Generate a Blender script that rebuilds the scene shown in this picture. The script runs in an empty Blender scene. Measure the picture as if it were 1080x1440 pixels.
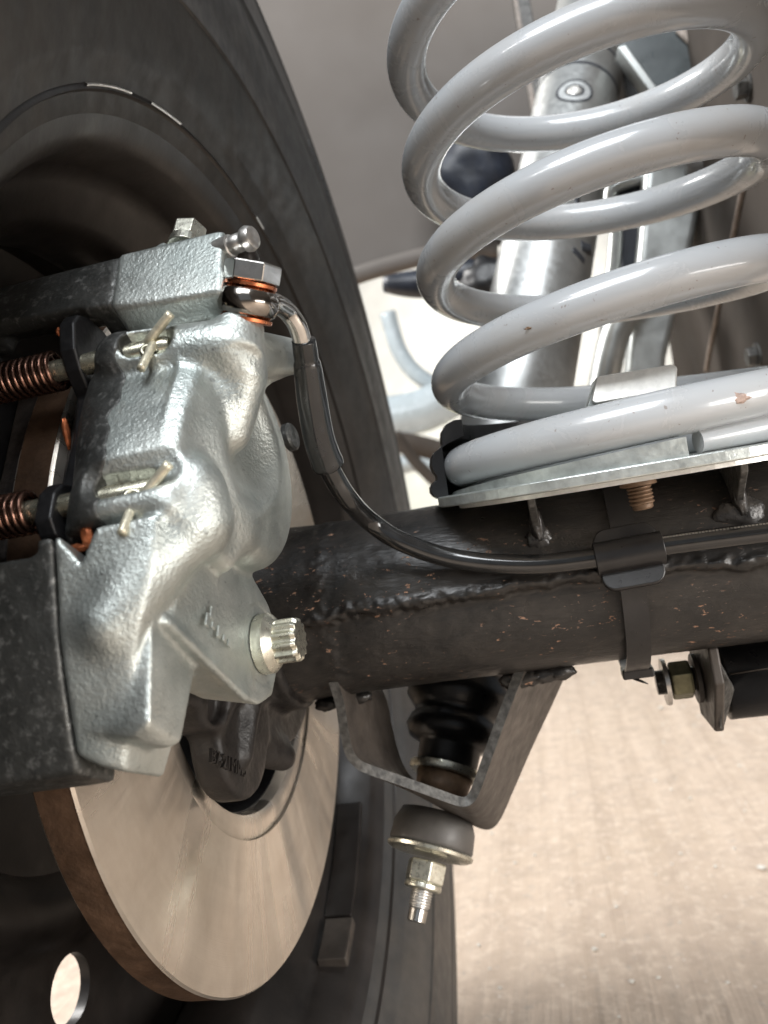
import bpy, bmesh, math, random
import numpy as np
from mathutils import Vector, Matrix, noise as mnoise
import openvdb as vdb

random.seed(7); np.random.seed(7)
SC = bpy.context.scene
COL = SC.collection
PI = math.pi

# ------------------------------------------------------------------ camera
FPX = 1129.05                      # focal length in pixels of the 1080 x 1440 photograph
CAM = np.array([0.13798, -0.34302, 0.04437])
CM = np.array([[0.96824244, 0.18449515, -0.16872500],      # right
               [0.16341065, 0.04375247, 0.98558748],       # up
               [-0.18921825, 0.98185908, -0.01221452]])    # forward
cd = bpy.data.cameras.new('camera'); cam = bpy.data.objects.new('camera', cd); COL.objects.link(cam)
R_, U_, F_ = CM
cam.matrix_world = Matrix(((R_[0], U_[0], -F_[0], CAM[0]), (R_[1], U_[1], -F_[1], CAM[1]),
                           (R_[2], U_[2], -F_[2], CAM[2]), (0, 0, 0, 1)))
cd.sensor_fit = 'HORIZONTAL'; cd.sensor_width = 36.0; cd.lens = FPX / 1080 * 36.0
cd.clip_start = 0.01; cd.clip_end = 200
cd.dof.use_dof = True; cd.dof.focus_distance = 0.27; cd.dof.aperture_fstop = 17.0
SC.camera = cam

# ------------------------------------------------------------------ light
world = bpy.data.worlds.new('World'); SC.world = world; world.use_nodes = True
bg = world.node_tree.nodes['Background']
bg.inputs[0].default_value = (0.86, 0.93, 1.0, 1); bg.inputs[1].default_value = 0.27

def area(name, loc, target, size, power, color, sy=None):
    l = bpy.data.lights.new(name, 'AREA'); o = bpy.data.objects.new(name, l); COL.objects.link(o)
    l.energy = power; l.color = color; l.size = size
    if sy: l.shape = 'RECTANGLE'; l.size_y = sy
    o.location = loc
    o.rotation_euler = (Vector(target) - Vector(loc)).to_track_quat('-Z', 'Y').to_euler()
    return o
area('workshop_window_light', (0.15, -0.95, 1.35), (0.1, 0, 0.1), 1.1, 34, (0.93, 0.965, 1.0), 0.7)
area('workshop_strip_light', (-0.35, -1.0, 1.1), (0.15, 0, 0.1), 0.9, 5, (1.0, 1.0, 1.0), 0.035)
area('low_fill_light', (1.75, -0.95, 0.22), (0.0, 0, -0.14), 1.2, 42, (1.0, 0.96, 0.91), 0.9)  # unseen low fill added for lower tyre and disc, standing in for floor bounce
area('yard_daylight', (-1.6, 0.6, 1.6), (-0.9, 0.2, -0.37), 1.0, 90, (1.0, 0.98, 0.95))
area('backdrop_fill', (0.3, 1.9, 2.0), (0.0, 3.4, 0.2), 1.2, 20, (0.97, 0.99, 1.0)).data.spread = math.radians(75)  # added lamp aimed at the backdrop wall to whiten the gap
area('far_floor_fill', (0.55, 1.15, 1.5), (0.45, 0.95, -0.37), 0.7, 1.9, (1.0, 0.98, 0.95)).data.spread = math.radians(70)  # added narrow lamp that brightens the far floor and its reflection in the disc
SC.view_settings.view_transform = 'Standard'; SC.view_settings.look = 'None'
SC.view_settings.exposure = 0.12; SC.view_settings.gamma = 1.0
SC.view_settings.use_curve_mapping = False

# ------------------------------------------------------------------ pixel helpers
def ray(x, y): return np.array([(x - 540) / FPX, (720 - y) / FPX, 1.0]) @ CM
def at(x, y, ax, v):
    d = ray(x, y); return CAM + d * ((v - CAM[ax]) / d[ax])
def dep(x, y, d): return CAM + ray(x, y) * d
def on_tube(x, y, r):                                   # first hit with a cylinder round the X axis
    d = ray(x, y); a = d[1]**2 + d[2]**2; b = CAM[1]*d[1] + CAM[2]*d[2]; c = CAM[1]**2 + CAM[2]**2 - r*r
    q = b*b - a*c
    t = (-b - math.sqrt(max(q, 0))) / a
    return CAM + d * t
PHI = math.radians(149)
ER = np.array([0, math.cos(PHI), math.sin(PHI)]); ET = np.array([0, math.sin(PHI), -math.cos(PHI)]); EX = np.array([1.0, 0, 0])
def L2W(q): q = np.asarray(q, float); return q[..., 0:1]*1e-3*EX + q[..., 1:2]*1e-3*ER + q[..., 2:3]*1e-3*ET   # caliper mm -> world
def l2w(*q): return L2W(np.array(q))
def W2L(P): return np.array([P[0], P @ ER, P @ ET]) * 1000
def pr(x, y, r):                                        # pixel on the plane r = const (mm) of the caliper
    d = ray(x, y); return CAM + d * ((r*1e-3 - CAM @ ER) / (d @ ER))
def nrm(v): v = np.asarray(v, float); return v / np.linalg.norm(v)

# ------------------------------------------------------------------ mesh helpers
def cat(*ms):
    V, F, o = [], [], 0
    for v, f in ms:
        V.append(np.asarray(v, float)); F += [tuple(i + o for i in q) for q in f]; o += len(v)
    return np.concatenate(V), F
def tag(o, label=None, cat_=None, group=None, kind=None):
    if label: o['label'] = label
    if cat_: o['category'] = cat_
    if group: o['group'] = group
    if kind: o['kind'] = kind
    return o
def thing(name, loc, label, cat_, group=None):
    o = bpy.data.objects.new(name, None); COL.objects.link(o); o.location = tuple(loc); o.empty_display_size = 0.02
    return tag(o, label, cat_, group)
def wloc(o):
    p = np.zeros(3)
    while o is not None: p = p + np.array(o.location); o = o.parent
    return p
def part(name, mesh, mat, parent=None, smooth=True, bevel=0, seg=2, sub=0, auto=None, label=None, loc=None):
    V, F = mesh
    V = np.asarray(V, float)
    base = wloc(parent) if parent is not None else np.zeros(3)
    if loc is not None and parent is None: base = np.asarray(loc, float)
    me = bpy.data.meshes.new(name); me.from_pydata((V - base).tolist(), [], [tuple(int(i) for i in f) for f in F]); me.update()
    bm = bmesh.new(); bm.from_mesh(me); bmesh.ops.recalc_face_normals(bm, faces=bm.faces); bm.to_mesh(me); bm.free()
    me.materials.append(mat)
    o = bpy.data.objects.new(name, me); COL.objects.link(o)
    if parent is not None: o.parent = parent
    elif loc is not None: o.location = tuple(loc)
    if smooth: me.shade_smooth()
    if auto: me.set_sharp_from_angle(angle=math.radians(auto))
    if bevel:
        b = o.modifiers.new('bevel', 'BEVEL'); b.width = bevel; b.segments = seg; b.limit_method = 'ANGLE'; b.angle_limit = math.radians(32)
        b.harden_normals = True
    if sub:
        s = o.modifiers.new('sub', 'SUBSURF'); s.levels = sub; s.render_levels = sub
    if label: o['label'] = label
    return o
def frame(a):
    a = nrm(a); h = np.array([0, 0, 1.0]) if abs(a[2]) < 0.9 else np.array([0, 1.0, 0])
    u = nrm(np.cross(h, a)); return u, np.cross(a, u), a
def lathe(prof, o, axis, n=48, close=True, ph=0.0):
    """prof: list of (along, radius)"""
    u, v, a = frame(axis); o = np.asarray(o, float)
    V, F = [], []
    for s, r in prof:
        for k in range(n):
            t = 2*PI*k/n + ph; V.append(o + a*s + (u*math.cos(t) + v*math.sin(t))*r)
    m = len(prof)
    for i in range(m - 1):
        for k in range(n):
            k2 = (k+1) % n; F.append((i*n+k, i*n+k2, (i+1)*n+k2, (i+1)*n+k))
    if close:
        F.append(tuple(range(n))[::-1]); F.append(tuple(range((m-1)*n, m*n)))
    return np.array(V), F
def loop_lathe(prof, o, axis, n=48, ph=0):               # closed profile ring (torus like)
    u, v, a = frame(axis); o = np.asarray(o, float); m = len(prof)
    V, F = [], []
    for s, r in prof:
        for k in range(n):
            t = 2*PI*k/n + ph; V.append(o + a*s + (u*math.cos(t) + v*math.sin(t))*r)
    for i in range(m):
        for k in range(n):
            k2 = (k+1) % n; j = (i+1) % m
            F.append((i*n+k, i*n+k2, j*n+k2, j*n+k))
    return np.array(V), F
def spline(P, n):
    P = np.asarray(P, float); m = len(P); out = []
    Q = np.vstack([2*P[0]-P[1], P, 2*P[-1]-P[-2]])
    ts = np.linspace(0, m-1-1e-9, n)
    for t in ts:
        i = int(t); f = t - i; a, b, c, d = Q[i:i+4]
        out.append(0.5*((2*b) + (-a+c)*f + (2*a-5*b+4*c-d)*f*f + (-a+3*b-3*c+d)*f**3))
    return np.array(out)
def tube(path, r, n=16, cap=True):
    P = np.asarray(path, float); m = len(P); r = np.broadcast_to(np.asarray(r, float), (m,))
    T = np.gradient(P, axis=0); T /= np.linalg.norm(T, axis=1)[:, None]
    u, v, _ = frame(T[0]); V, F = [], []
    for i in range(m):
        u = u - T[i]*(u @ T[i]); u = nrm(u); v = np.cross(T[i], u)
        for k in range(n):
            a = 2*PI*k/n; V.append(P[i] + (u*math.cos(a)+v*math.sin(a))*r[i])
    for i in range(m-1):
        for k in range(n):
            k2 = (k+1) % n; F.append((i*n+k, i*n+k2, (i+1)*n+k2, (i+1)*n+k))
    if cap: F.append(tuple(range(n))[::-1]); F.append(tuple(range((m-1)*n, m*n)))
    return np.array(V), F
def box(c, sx, sy, sz, ax=None):
    c = np.asarray(c, float); A = np.eye(3) if ax is None else np.asarray(ax, float)
    V = []
    for i in (-1, 1):
        for j in (-1, 1):
            for k in (-1, 1): V.append(c + A[0]*sx/2*i + A[1]*sy/2*j + A[2]*sz/2*k)
    return np.array(V), [(0,1,3,2),(4,6,7,5),(0,4,5,1),(2,3,7,6),(0,2,6,4),(1,5,7,3)]
def hexa(o, axis, af, h, n=6, ph=0.0, ch=0.08):
    r = af/2/math.cos(PI/6)
    return lathe([(0, r*(1-ch)), (h*ch*1.0, r), (h*(1-ch), r), (h, r*(1-ch))], o, axis, 6, True, ph)
def extrude(poly, d):                                    # 3-D polygon pushed along d
    P = np.asarray(poly, float); n = len(P); V = np.vstack([P, P + np.asarray(d, float)])
    return V, [tuple(range(n)), tuple(range(n, 2*n))[::-1]] + [(i, (i+1) % n, n+(i+1) % n, n+i) for i in range(n)]
def thread(o, axis, r, length, pitch, n=28, depth=None):
    depth = depth or pitch*0.55
    m = int(length/pitch); prof = [(0, r-depth)]
    for i in range(m): prof += [(pitch*(i+.25), r), (pitch*(i+.5), r), (pitch*(i+.85), r-depth)]
    prof += [(length, r-depth), (length+pitch*.4, r-depth*1.9)]
    return lathe(prof, o, axis, n)
def strip_solid(path_a, off):                            # ribbon of quads with thickness: path_a (n,2 edge points, 3), off normals (n,3)
    n = len(path_a); V = []
    for i in range(n):
        a, b = path_a[i]; V += [a, b, b + off[i], a + off[i]]
    F = []
    for i in range(n-1):
        for k in range(4): F.append((i*4+k, i*4+(k+1) % 4, (i+1)*4+(k+1) % 4, (i+1)*4+k))
    F += [(3, 2, 1, 0), tuple((n-1)*4+k for k in range(4))]
    return np.array(V), F

# ------------------------------------------------------------------ signed-distance modelling (castings)
def smin(a, b, k):
    h = np.clip(0.5 + 0.5*(b-a)/k, 0, 1); return b*(1-h) + a*h - k*h*(1-h)
def smax(a, b, k): return -smin(-a, -b, k)
def hull_planes(pts):
    bm = bmesh.new()
    for p in pts: bm.verts.new(p)
    bmesh.ops.convex_hull(bm, input=bm.verts)
    bm.normal_update(); c = np.mean(np.asarray(pts, float), 0); pl = []
    for f in bm.faces:
        n = np.array(f.normal); p = np.array(f.verts[0].co)
        if n @ (p - c) < 0: n = -n
        if not any(n @ m > 0.9995 and abs(d - n @ p) < 0.2 for m, d in pl): pl.append((n, n @ p))
    bm.free(); return pl
def s_hull(P, pts, k=1.0):
    d = None
    for n, w in hull_planes(pts):
        e = P @ n.astype(np.float32) - np.float32(w)
        d = e if d is None else smax(d, e, k)
    return d
def s_box(P, lo, hi, rd=2.0):
    lo = np.array(lo, np.float32); hi = np.array(hi, np.float32)
    q = np.abs(P - (lo+hi)/2) - ((hi-lo)/2 - rd)
    return np.linalg.norm(np.maximum(q, 0), axis=-1) + np.minimum(q.max(-1), 0) - rd
def s_cap(P, a, b, r, r2=None):
    a = np.array(a, np.float32); b = np.array(b, np.float32); ab = b-a
    t = np.clip(((P-a) @ ab)/(ab @ ab), 0, 1)
    rr = r if r2 is None else r + (r2-r)*t
    return np.linalg.norm(P-a-t[..., None]*ab, axis=-1) - rr
def s_cyl(P, a, b, r, rd=1.5):
    a = np.array(a, np.float32); b = np.array(b, np.float32); ab = b-a; L = np.linalg.norm(ab); ax = ab/L
    s = (P-a) @ ax; rad = np.linalg.norm(P-a-s[..., None]*ax, axis=-1)
    q1 = rad-(r-rd); q2 = np.abs(s-L/2)-(L/2-rd)
    return np.sqrt(np.maximum(q1, 0)**2+np.maximum(q2, 0)**2) + np.minimum(np.maximum(q1, q2), 0) - rd
def s_ell(P, c, rad):
    q = (P-np.array(c, np.float32))/np.array(rad, np.float32); k = np.linalg.norm(q, axis=-1)
    return (k-1)*min(rad)
def s_mesh(fn, lo, hi, vox):
    lo = np.array(lo, float); n = np.ceil((np.array(hi)-lo)/vox).astype(int)+1
    g = np.stack(np.meshgrid(*[np.arange(k, dtype=np.float32)*vox+np.float32(l) for k, l in zip(n, lo)], indexing='ij'), -1)
    d = fn(g)
    d = np.clip(d, -3*vox, 3*vox).astype(np.float32)
    G = vdb.FloatGrid(3*vox); G.copyFromArray(np.ascontiguousarray(d))
    pts, quads = G.convertToQuads(0.0)
    return pts.astype(float)*vox + lo, quads.tolist()

# ------------------------------------------------------------------ materials
class NT:
    def __init__(s, name):
        s.m = bpy.data.materials.new(name); s.m.use_nodes = True; s.t = s.m.node_tree; s.N = s.t.nodes
        s.b = s.N['Principled BSDF']; s.o = s.N['Material Output']
        tc = s.N.new('ShaderNodeTexCoord'); s.co = tc.outputs['Object']
        s.geo = s.N.new('ShaderNodeNewGeometry').outputs['Position']
    def n(s, t, **kw):
        x = s.N.new('ShaderNode'+t)
        for k, v in kw.items():
            if hasattr(x, k) and k not in ('Scale',): setattr(x, k, v)
            else: s.set(x, k.replace('_', ' '), v)
        return x
    def set(s, x, k, v):
        i = x.inputs[k]
        if hasattr(v, 'is_linked') or isinstance(v, bpy.types.NodeSocket): s.t.links.new(v, i)
        else: i.default_value = v
    def p(s, **kw):
        for k, v in kw.items():
            k = k.replace('_', ' ')
            s.set(s.b, k, v)
        return s
    def noise(s, scale, detail=4, rough=0.55, dist=0.0, vec=None):
        x = s.N.new('ShaderNodeTexNoise'); x.inputs['Scale'].default_value = scale; x.inputs['Detail'].default_value = detail
        x.inputs['Roughness'].default_value = rough; x.inputs['Distortion'].default_value = dist
        s.t.links.new(vec or s.geo, x.inputs['Vector']); return x.outputs['Fac']
    def voro(s, scale, feature='F1', vec=None, rand=1.0):
        x = s.N.new('ShaderNodeTexVoronoi'); x.feature = feature; x.inputs['Scale'].default_value = scale
        x.inputs['Randomness'].default_value = rand
        s.t.links.new(vec or s.geo, x.inputs['Vector']); return x.outputs['Distance']
    def ramp(s, fac, stops, interp='LINEAR'):
        x = s.N.new('ShaderNodeValToRGB'); x.color_ramp.interpolation = interp; e = x.color_ramp.elements
        while len(e) < len(stops): e.new(0.5)
        for q, (p, c) in zip(e, stops):
            q.position = p; q.color = (c, c, c, 1) if not hasattr(c, '__len__') else (*c, 1)
        s.t.links.new(fac, x.inputs[0]); return x.outputs[0]
    def mix(s, fac, a, b, mode='MIX'):
        x = s.N.new('ShaderNodeMix'); x.data_type = 'RGBA'; x.blend_type = mode
        for i, v in ((0, fac), (6, a), (7, b)):
            if isinstance(v, bpy.types.NodeSocket): s.t.links.new(v, x.inputs[i])
            elif i == 0: x.inputs[0].default_value = v
            else: x.inputs[i].default_value = (*v, 1) if hasattr(v, '__len__') else (v, v, v, 1)
        return x.outputs[2]
    def math(s, op, a, b=0.0):
        x = s.N.new('ShaderNodeMath'); x.operation = op
        for i, v in ((0, a), (1, b)):
            if isinstance(v, bpy.types.NodeSocket): s.t.links.new(v, x.inputs[i])
            else: x.inputs[i].default_value = v
        return x.outputs[0]
    def mapv(s, scale=(1, 1, 1), rot=(0, 0, 0), vec=None):
        x = s.N.new('ShaderNodeMapping'); x.inputs['Scale'].default_value = scale; x.inputs['Rotation'].default_value = rot
        s.t.links.new(vec or s.geo, x.inputs['Vector']); return x.outputs[0]
    def bump(s, h, strength=0.3, dist=0.001, chain=None):
        x = s.N.new('ShaderNodeBump'); x.inputs['Strength'].default_value = strength; x.inputs['Distance'].default_value = dist
        s.t.links.new(h, x.inputs['Height'])
        if chain: s.t.links.new(chain, x.inputs['Normal'])
        s.t.links.new(x.outputs[0], s.b.inputs['Normal']); return x.outputs[0]
def C(r, g, b): return (r, g, b, 1)
def plain(name, col, rough=0.5, metal=0.0, wear=0.25, scale=150, bump=0.0, bscale=900, coat=0.0, spec=None):
    m = NT(name); f = m.noise(scale, 5, 0.6)
    lo = tuple(c*(1-wear) for c in col); hi = tuple(min(1, c*(1+wear)) for c in col)
    m.p(Base_Color=m.mix(m.ramp(f, [(0.3, 0.0), (0.7, 1.0)]), lo, hi), Metallic=metal)
    m.p(Roughness=m.ramp(m.noise(scale*2.3, 4), [(0.3, max(0.03, rough*0.8)), (0.7, min(1, rough*1.2))]))
    if coat: m.p(Coat_Weight=coat, Coat_Roughness=0.08)
    if spec is not None: m.p(Specular_IOR_Level=spec)
    if bump: m.bump(m.noise(bscale, 3), bump, 0.0006)
    return m.m

def mat_zinc_cast():
    m = NT('zinc_plated_casting')
    big = m.noise(30, 5, 0.62); pk = m.noise(1100, 2, 0.5)
    col = m.mix(m.ramp(big, [(0.35, 0.0), (0.68, 1.0)]), (0.37, 0.405, 0.39), (0.61, 0.635, 0.605))
    st = m.ramp(m.noise(90, 5, 0.65), [(0.60, 0.0), (0.78, 1.0)])
    col = m.mix(m.math('MULTIPLY', st, 0.35), col, (0.46, 0.40, 0.33))
    pits = m.ramp(m.noise(300, 3, 0.55), [(0.66, 0.0), (0.73, 1.0)])
    col = m.mix(m.math('MULTIPLY', pits, 0.5), col, (0.14, 0.15, 0.15))
    m.p(Base_Color=col, Metallic=0.86, Roughness=m.ramp(m.noise(70, 5, 0.6), [(0.3, 0.37), (0.7, 0.55)]))
    b = m.bump(m.noise(120, 3, 0.5), 0.12, 0.0012); b = m.bump(m.noise(850, 2, 0.45), 0.44, 0.0005, b); m.bump(m.noise(1900, 2), 0.35, 0.0003, b)
    return m.m
def mat_dark_cast():
    m = NT('dark_mill_scale_casting')
    sp = m.ramp(m.noise(420, 3, 0.6), [(0.55, 0.0), (0.70, 1.0)]); big = m.noise(60, 4)
    col = m.mix(m.ramp(big, [(0.3, 0.0), (0.7, 1.0)]), (0.045, 0.047, 0.045), (0.085, 0.085, 0.08))
    col = m.mix(m.math('MULTIPLY', sp, 0.5), col, (0.28, 0.28, 0.27))
    m.p(Base_Color=col, Metallic=0.55, Roughness=m.ramp(m.noise(200, 4), [(0.3, 0.38), (0.7, 0.6)]))
    b = m.bump(m.noise(300, 3, 0.5), 0.5, 0.0009); m.bump(m.noise(900, 2), 0.3, 0.0004, b)
    return m.m
def mat_axle():
    m = NT('chipped_black_axle_paint')
    stretch = m.mapv((0.45, 1, 1), (0, 0.12, 0))
    chips = m.ramp(m.noise(560, 4, 0.68, 0.4, stretch), [(0.625, 0.0), (0.66, 1.0)])
    zone = m.ramp(m.noise(34, 4, 0.65), [(0.46, 0.0), (0.60, 1.0)])
    k = m.math('MULTIPLY', chips, zone)
    grime = m.ramp(m.noise(60, 6, 0.7, 0.5), [(0.40, 0.0), (0.78, 1.0)])
    col = m.mix(grime, (0.0115, 0.0108, 0.0102), (0.036, 0.031, 0.027))
    rust = m.mix(m.noise(900, 2), (0.20, 0.085, 0.045), (0.48, 0.30, 0.20))
    m.p(Base_Color=m.mix(k, col, rust), Metallic=0.0,
        Roughness=m.mix(k, m.ramp(m.noise(70, 5), [(0.3, 0.26), (0.7, 0.46)]), 0.85))
    scr = m.mapv((0.16, 1, 1), (0.3, 0.5, 0.2))
    b = m.bump(m.noise(150, 5, 0.65, 0.5, stretch), 0.42, 0.0012); b = m.bump(m.noise(700, 3, 0.6, 0.2, scr), 0.3, 0.0005, b)
    m.bump(k, 0.5, -0.0004, b)
    return m.m
def mat_disc():
    m = NT('machined_disc_steel')
    sx = m.N.new('ShaderNodeSeparateXYZ'); m.t.links.new(m.geo, sx.inputs[0])
    y, z = sx.outputs[1], sx.outputs[2]
    r = m.math('SQRT', m.math('ADD', m.math('MULTIPLY', y, y), m.math('MULTIPLY', z, z)))
    cv = m.N.new('ShaderNodeCombineXYZ'); m.t.links.new(r, cv.inputs[0])
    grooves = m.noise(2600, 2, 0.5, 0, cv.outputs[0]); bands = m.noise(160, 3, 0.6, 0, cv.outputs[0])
    blot = m.noise(45, 5, 0.65, 0.3)
    col = m.mix(m.ramp(blot, [(0.3, 0.0), (0.7, 1.0)]), (0.56, 0.50, 0.43), (0.70, 0.65, 0.58))
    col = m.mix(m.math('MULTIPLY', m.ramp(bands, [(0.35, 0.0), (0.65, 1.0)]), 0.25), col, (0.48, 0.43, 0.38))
    st = m.ramp(m.noise(130, 4, 0.6), [(0.64, 0.0), (0.80, 1.0)]); col = m.mix(m.math('MULTIPLY', st, 0.4), col, (0.70, 0.66, 0.60))
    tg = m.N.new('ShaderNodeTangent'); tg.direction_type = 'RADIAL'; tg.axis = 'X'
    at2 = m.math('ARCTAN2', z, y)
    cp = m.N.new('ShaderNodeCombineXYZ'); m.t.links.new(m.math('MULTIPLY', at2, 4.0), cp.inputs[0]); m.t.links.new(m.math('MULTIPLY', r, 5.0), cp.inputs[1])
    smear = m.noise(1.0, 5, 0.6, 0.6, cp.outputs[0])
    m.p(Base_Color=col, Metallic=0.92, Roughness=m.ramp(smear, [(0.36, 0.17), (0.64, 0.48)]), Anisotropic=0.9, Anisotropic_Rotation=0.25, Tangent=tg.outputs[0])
    m.bump(grooves, 0.30, 0.0002)
    return m.m
def mat_spring():
    m = NT('grey_spring_paint')
    d = m.ramp(m.noise(14, 4, 0.55), [(0.35, 0.0), (0.75, 1.0)])
    col = m.mix(d, (0.40, 0.415, 0.43), (0.44, 0.45, 0.455))
    spk = m.ramp(m.noise(300, 3, 0.6), [(0.73, 0.0), (0.76, 1.0)]); zone = m.ramp(m.noise(22, 3), [(0.52, 0.0), (0.62, 1.0)])
    col = m.mix(m.math('MULTIPLY', m.math('MULTIPLY', spk, zone), 0.7), col, (0.26, 0.17, 0.12))
    film = m.ramp(m.noise(26, 6, 0.7, 0.5), [(0.48, 0.0), (0.72, 1.0)])
    col = m.mix(m.math('MULTIPLY', film, 0.30), col, (0.33, 0.29, 0.245))
    spots = m.ramp(m.noise(520, 2, 0.5), [(0.71, 0.0), (0.74, 1.0)])
    col = m.mix(m.math('MULTIPLY', spots, 0.55), col, (0.18, 0.13, 0.10))
    m.p(Base_Color=col, Roughness=m.ramp(film, [(0.0, 0.24), (1.0, 0.42)]), Coat_Weight=m.ramp(film, [(0.0, 0.55), (1.0, 0.2)]), Coat_Roughness=0.05)
    m.bump(m.noise(60, 2), 0.05, 0.0015)
    return m.m
def mat_rubber(name, col, rough, sc=500, dust=0.0):
    m = NT(name); f = m.noise(45, 5, 0.65)
    c = m.mix(m.ramp(f, [(0.3, 0.0), (0.75, 1.0)]), tuple(k*0.75 for k in col), tuple(k*1.35 for k in col))
    if dust:
        d = m.ramp(m.noise(9, 6, 0.7, 0.6), [(0.42, 0.0), (0.70, 1.0)])
        c = m.mix(m.math('MULTIPLY', d, dust), c, (0.115, 0.095, 0.075))
    m.p(Base_Color=c, Roughness=m.ramp(m.noise(120, 4), [(0.3, rough*0.85), (0.7, min(1, rough*1.15))]))
    m.bump(m.noise(sc, 3), 0.12, 0.0005)
    return m.m
def mat_floor():
    m = NT('brushed_concrete')
    sv = m.mapv((12, 0.35, 1), (0, 0, 0.10))
    streak = m.noise(3.4, 4, 0.55, 0.1, sv); big = m.noise(3.0, 5, 0.65); agg = m.noise(95, 5, 0.7); spk = m.voro(60); mid = m.noise(30, 5, 0.68)
    col = m.mix(m.ramp(streak, [(0.34, 0.0), (0.64, 1.0)]), (0.47, 0.37, 0.285), (0.56, 0.45, 0.355))
    col = m.mix(m.math('MULTIPLY', m.ramp(big, [(0.35, 0.0), (0.7, 1.0)]), 0.3), col, (0.52, 0.42, 0.36))
    col = m.mix(m.math('MULTIPLY', m.ramp(mid, [(0.46, 0.0), (0.64, 1.0)]), 0.55), col, (0.39, 0.31, 0.25))
    col = m.mix(m.math('MULTIPLY', m.ramp(agg, [(0.50, 0.0), (0.66, 1.0)]), 0.65), col, (0.68, 0.57, 0.465))
    col = m.mix(m.math('MULTIPLY', m.ramp(m.noise(70, 4, 0.7), [(0.60, 0.0), (0.68, 1.0)]), 0.5), col, (0.34, 0.30, 0.27))
    col = m.mix(m.math('MULTIPLY', m.ramp(spk, [(0.05, 1.0), (0.11, 0.0)]), 0.6), col, (0.78, 0.74, 0.69))
    m.p(Base_Color=col, Roughness=m.ramp(mid, [(0.3, 0.5), (0.7, 0.8)]))
    b = m.bump(streak, 0.8, 0.008); b = m.bump(mid, 0.4, 0.004, b); m.bump(agg, 0.5, 0.002, b)
    return m.m
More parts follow.
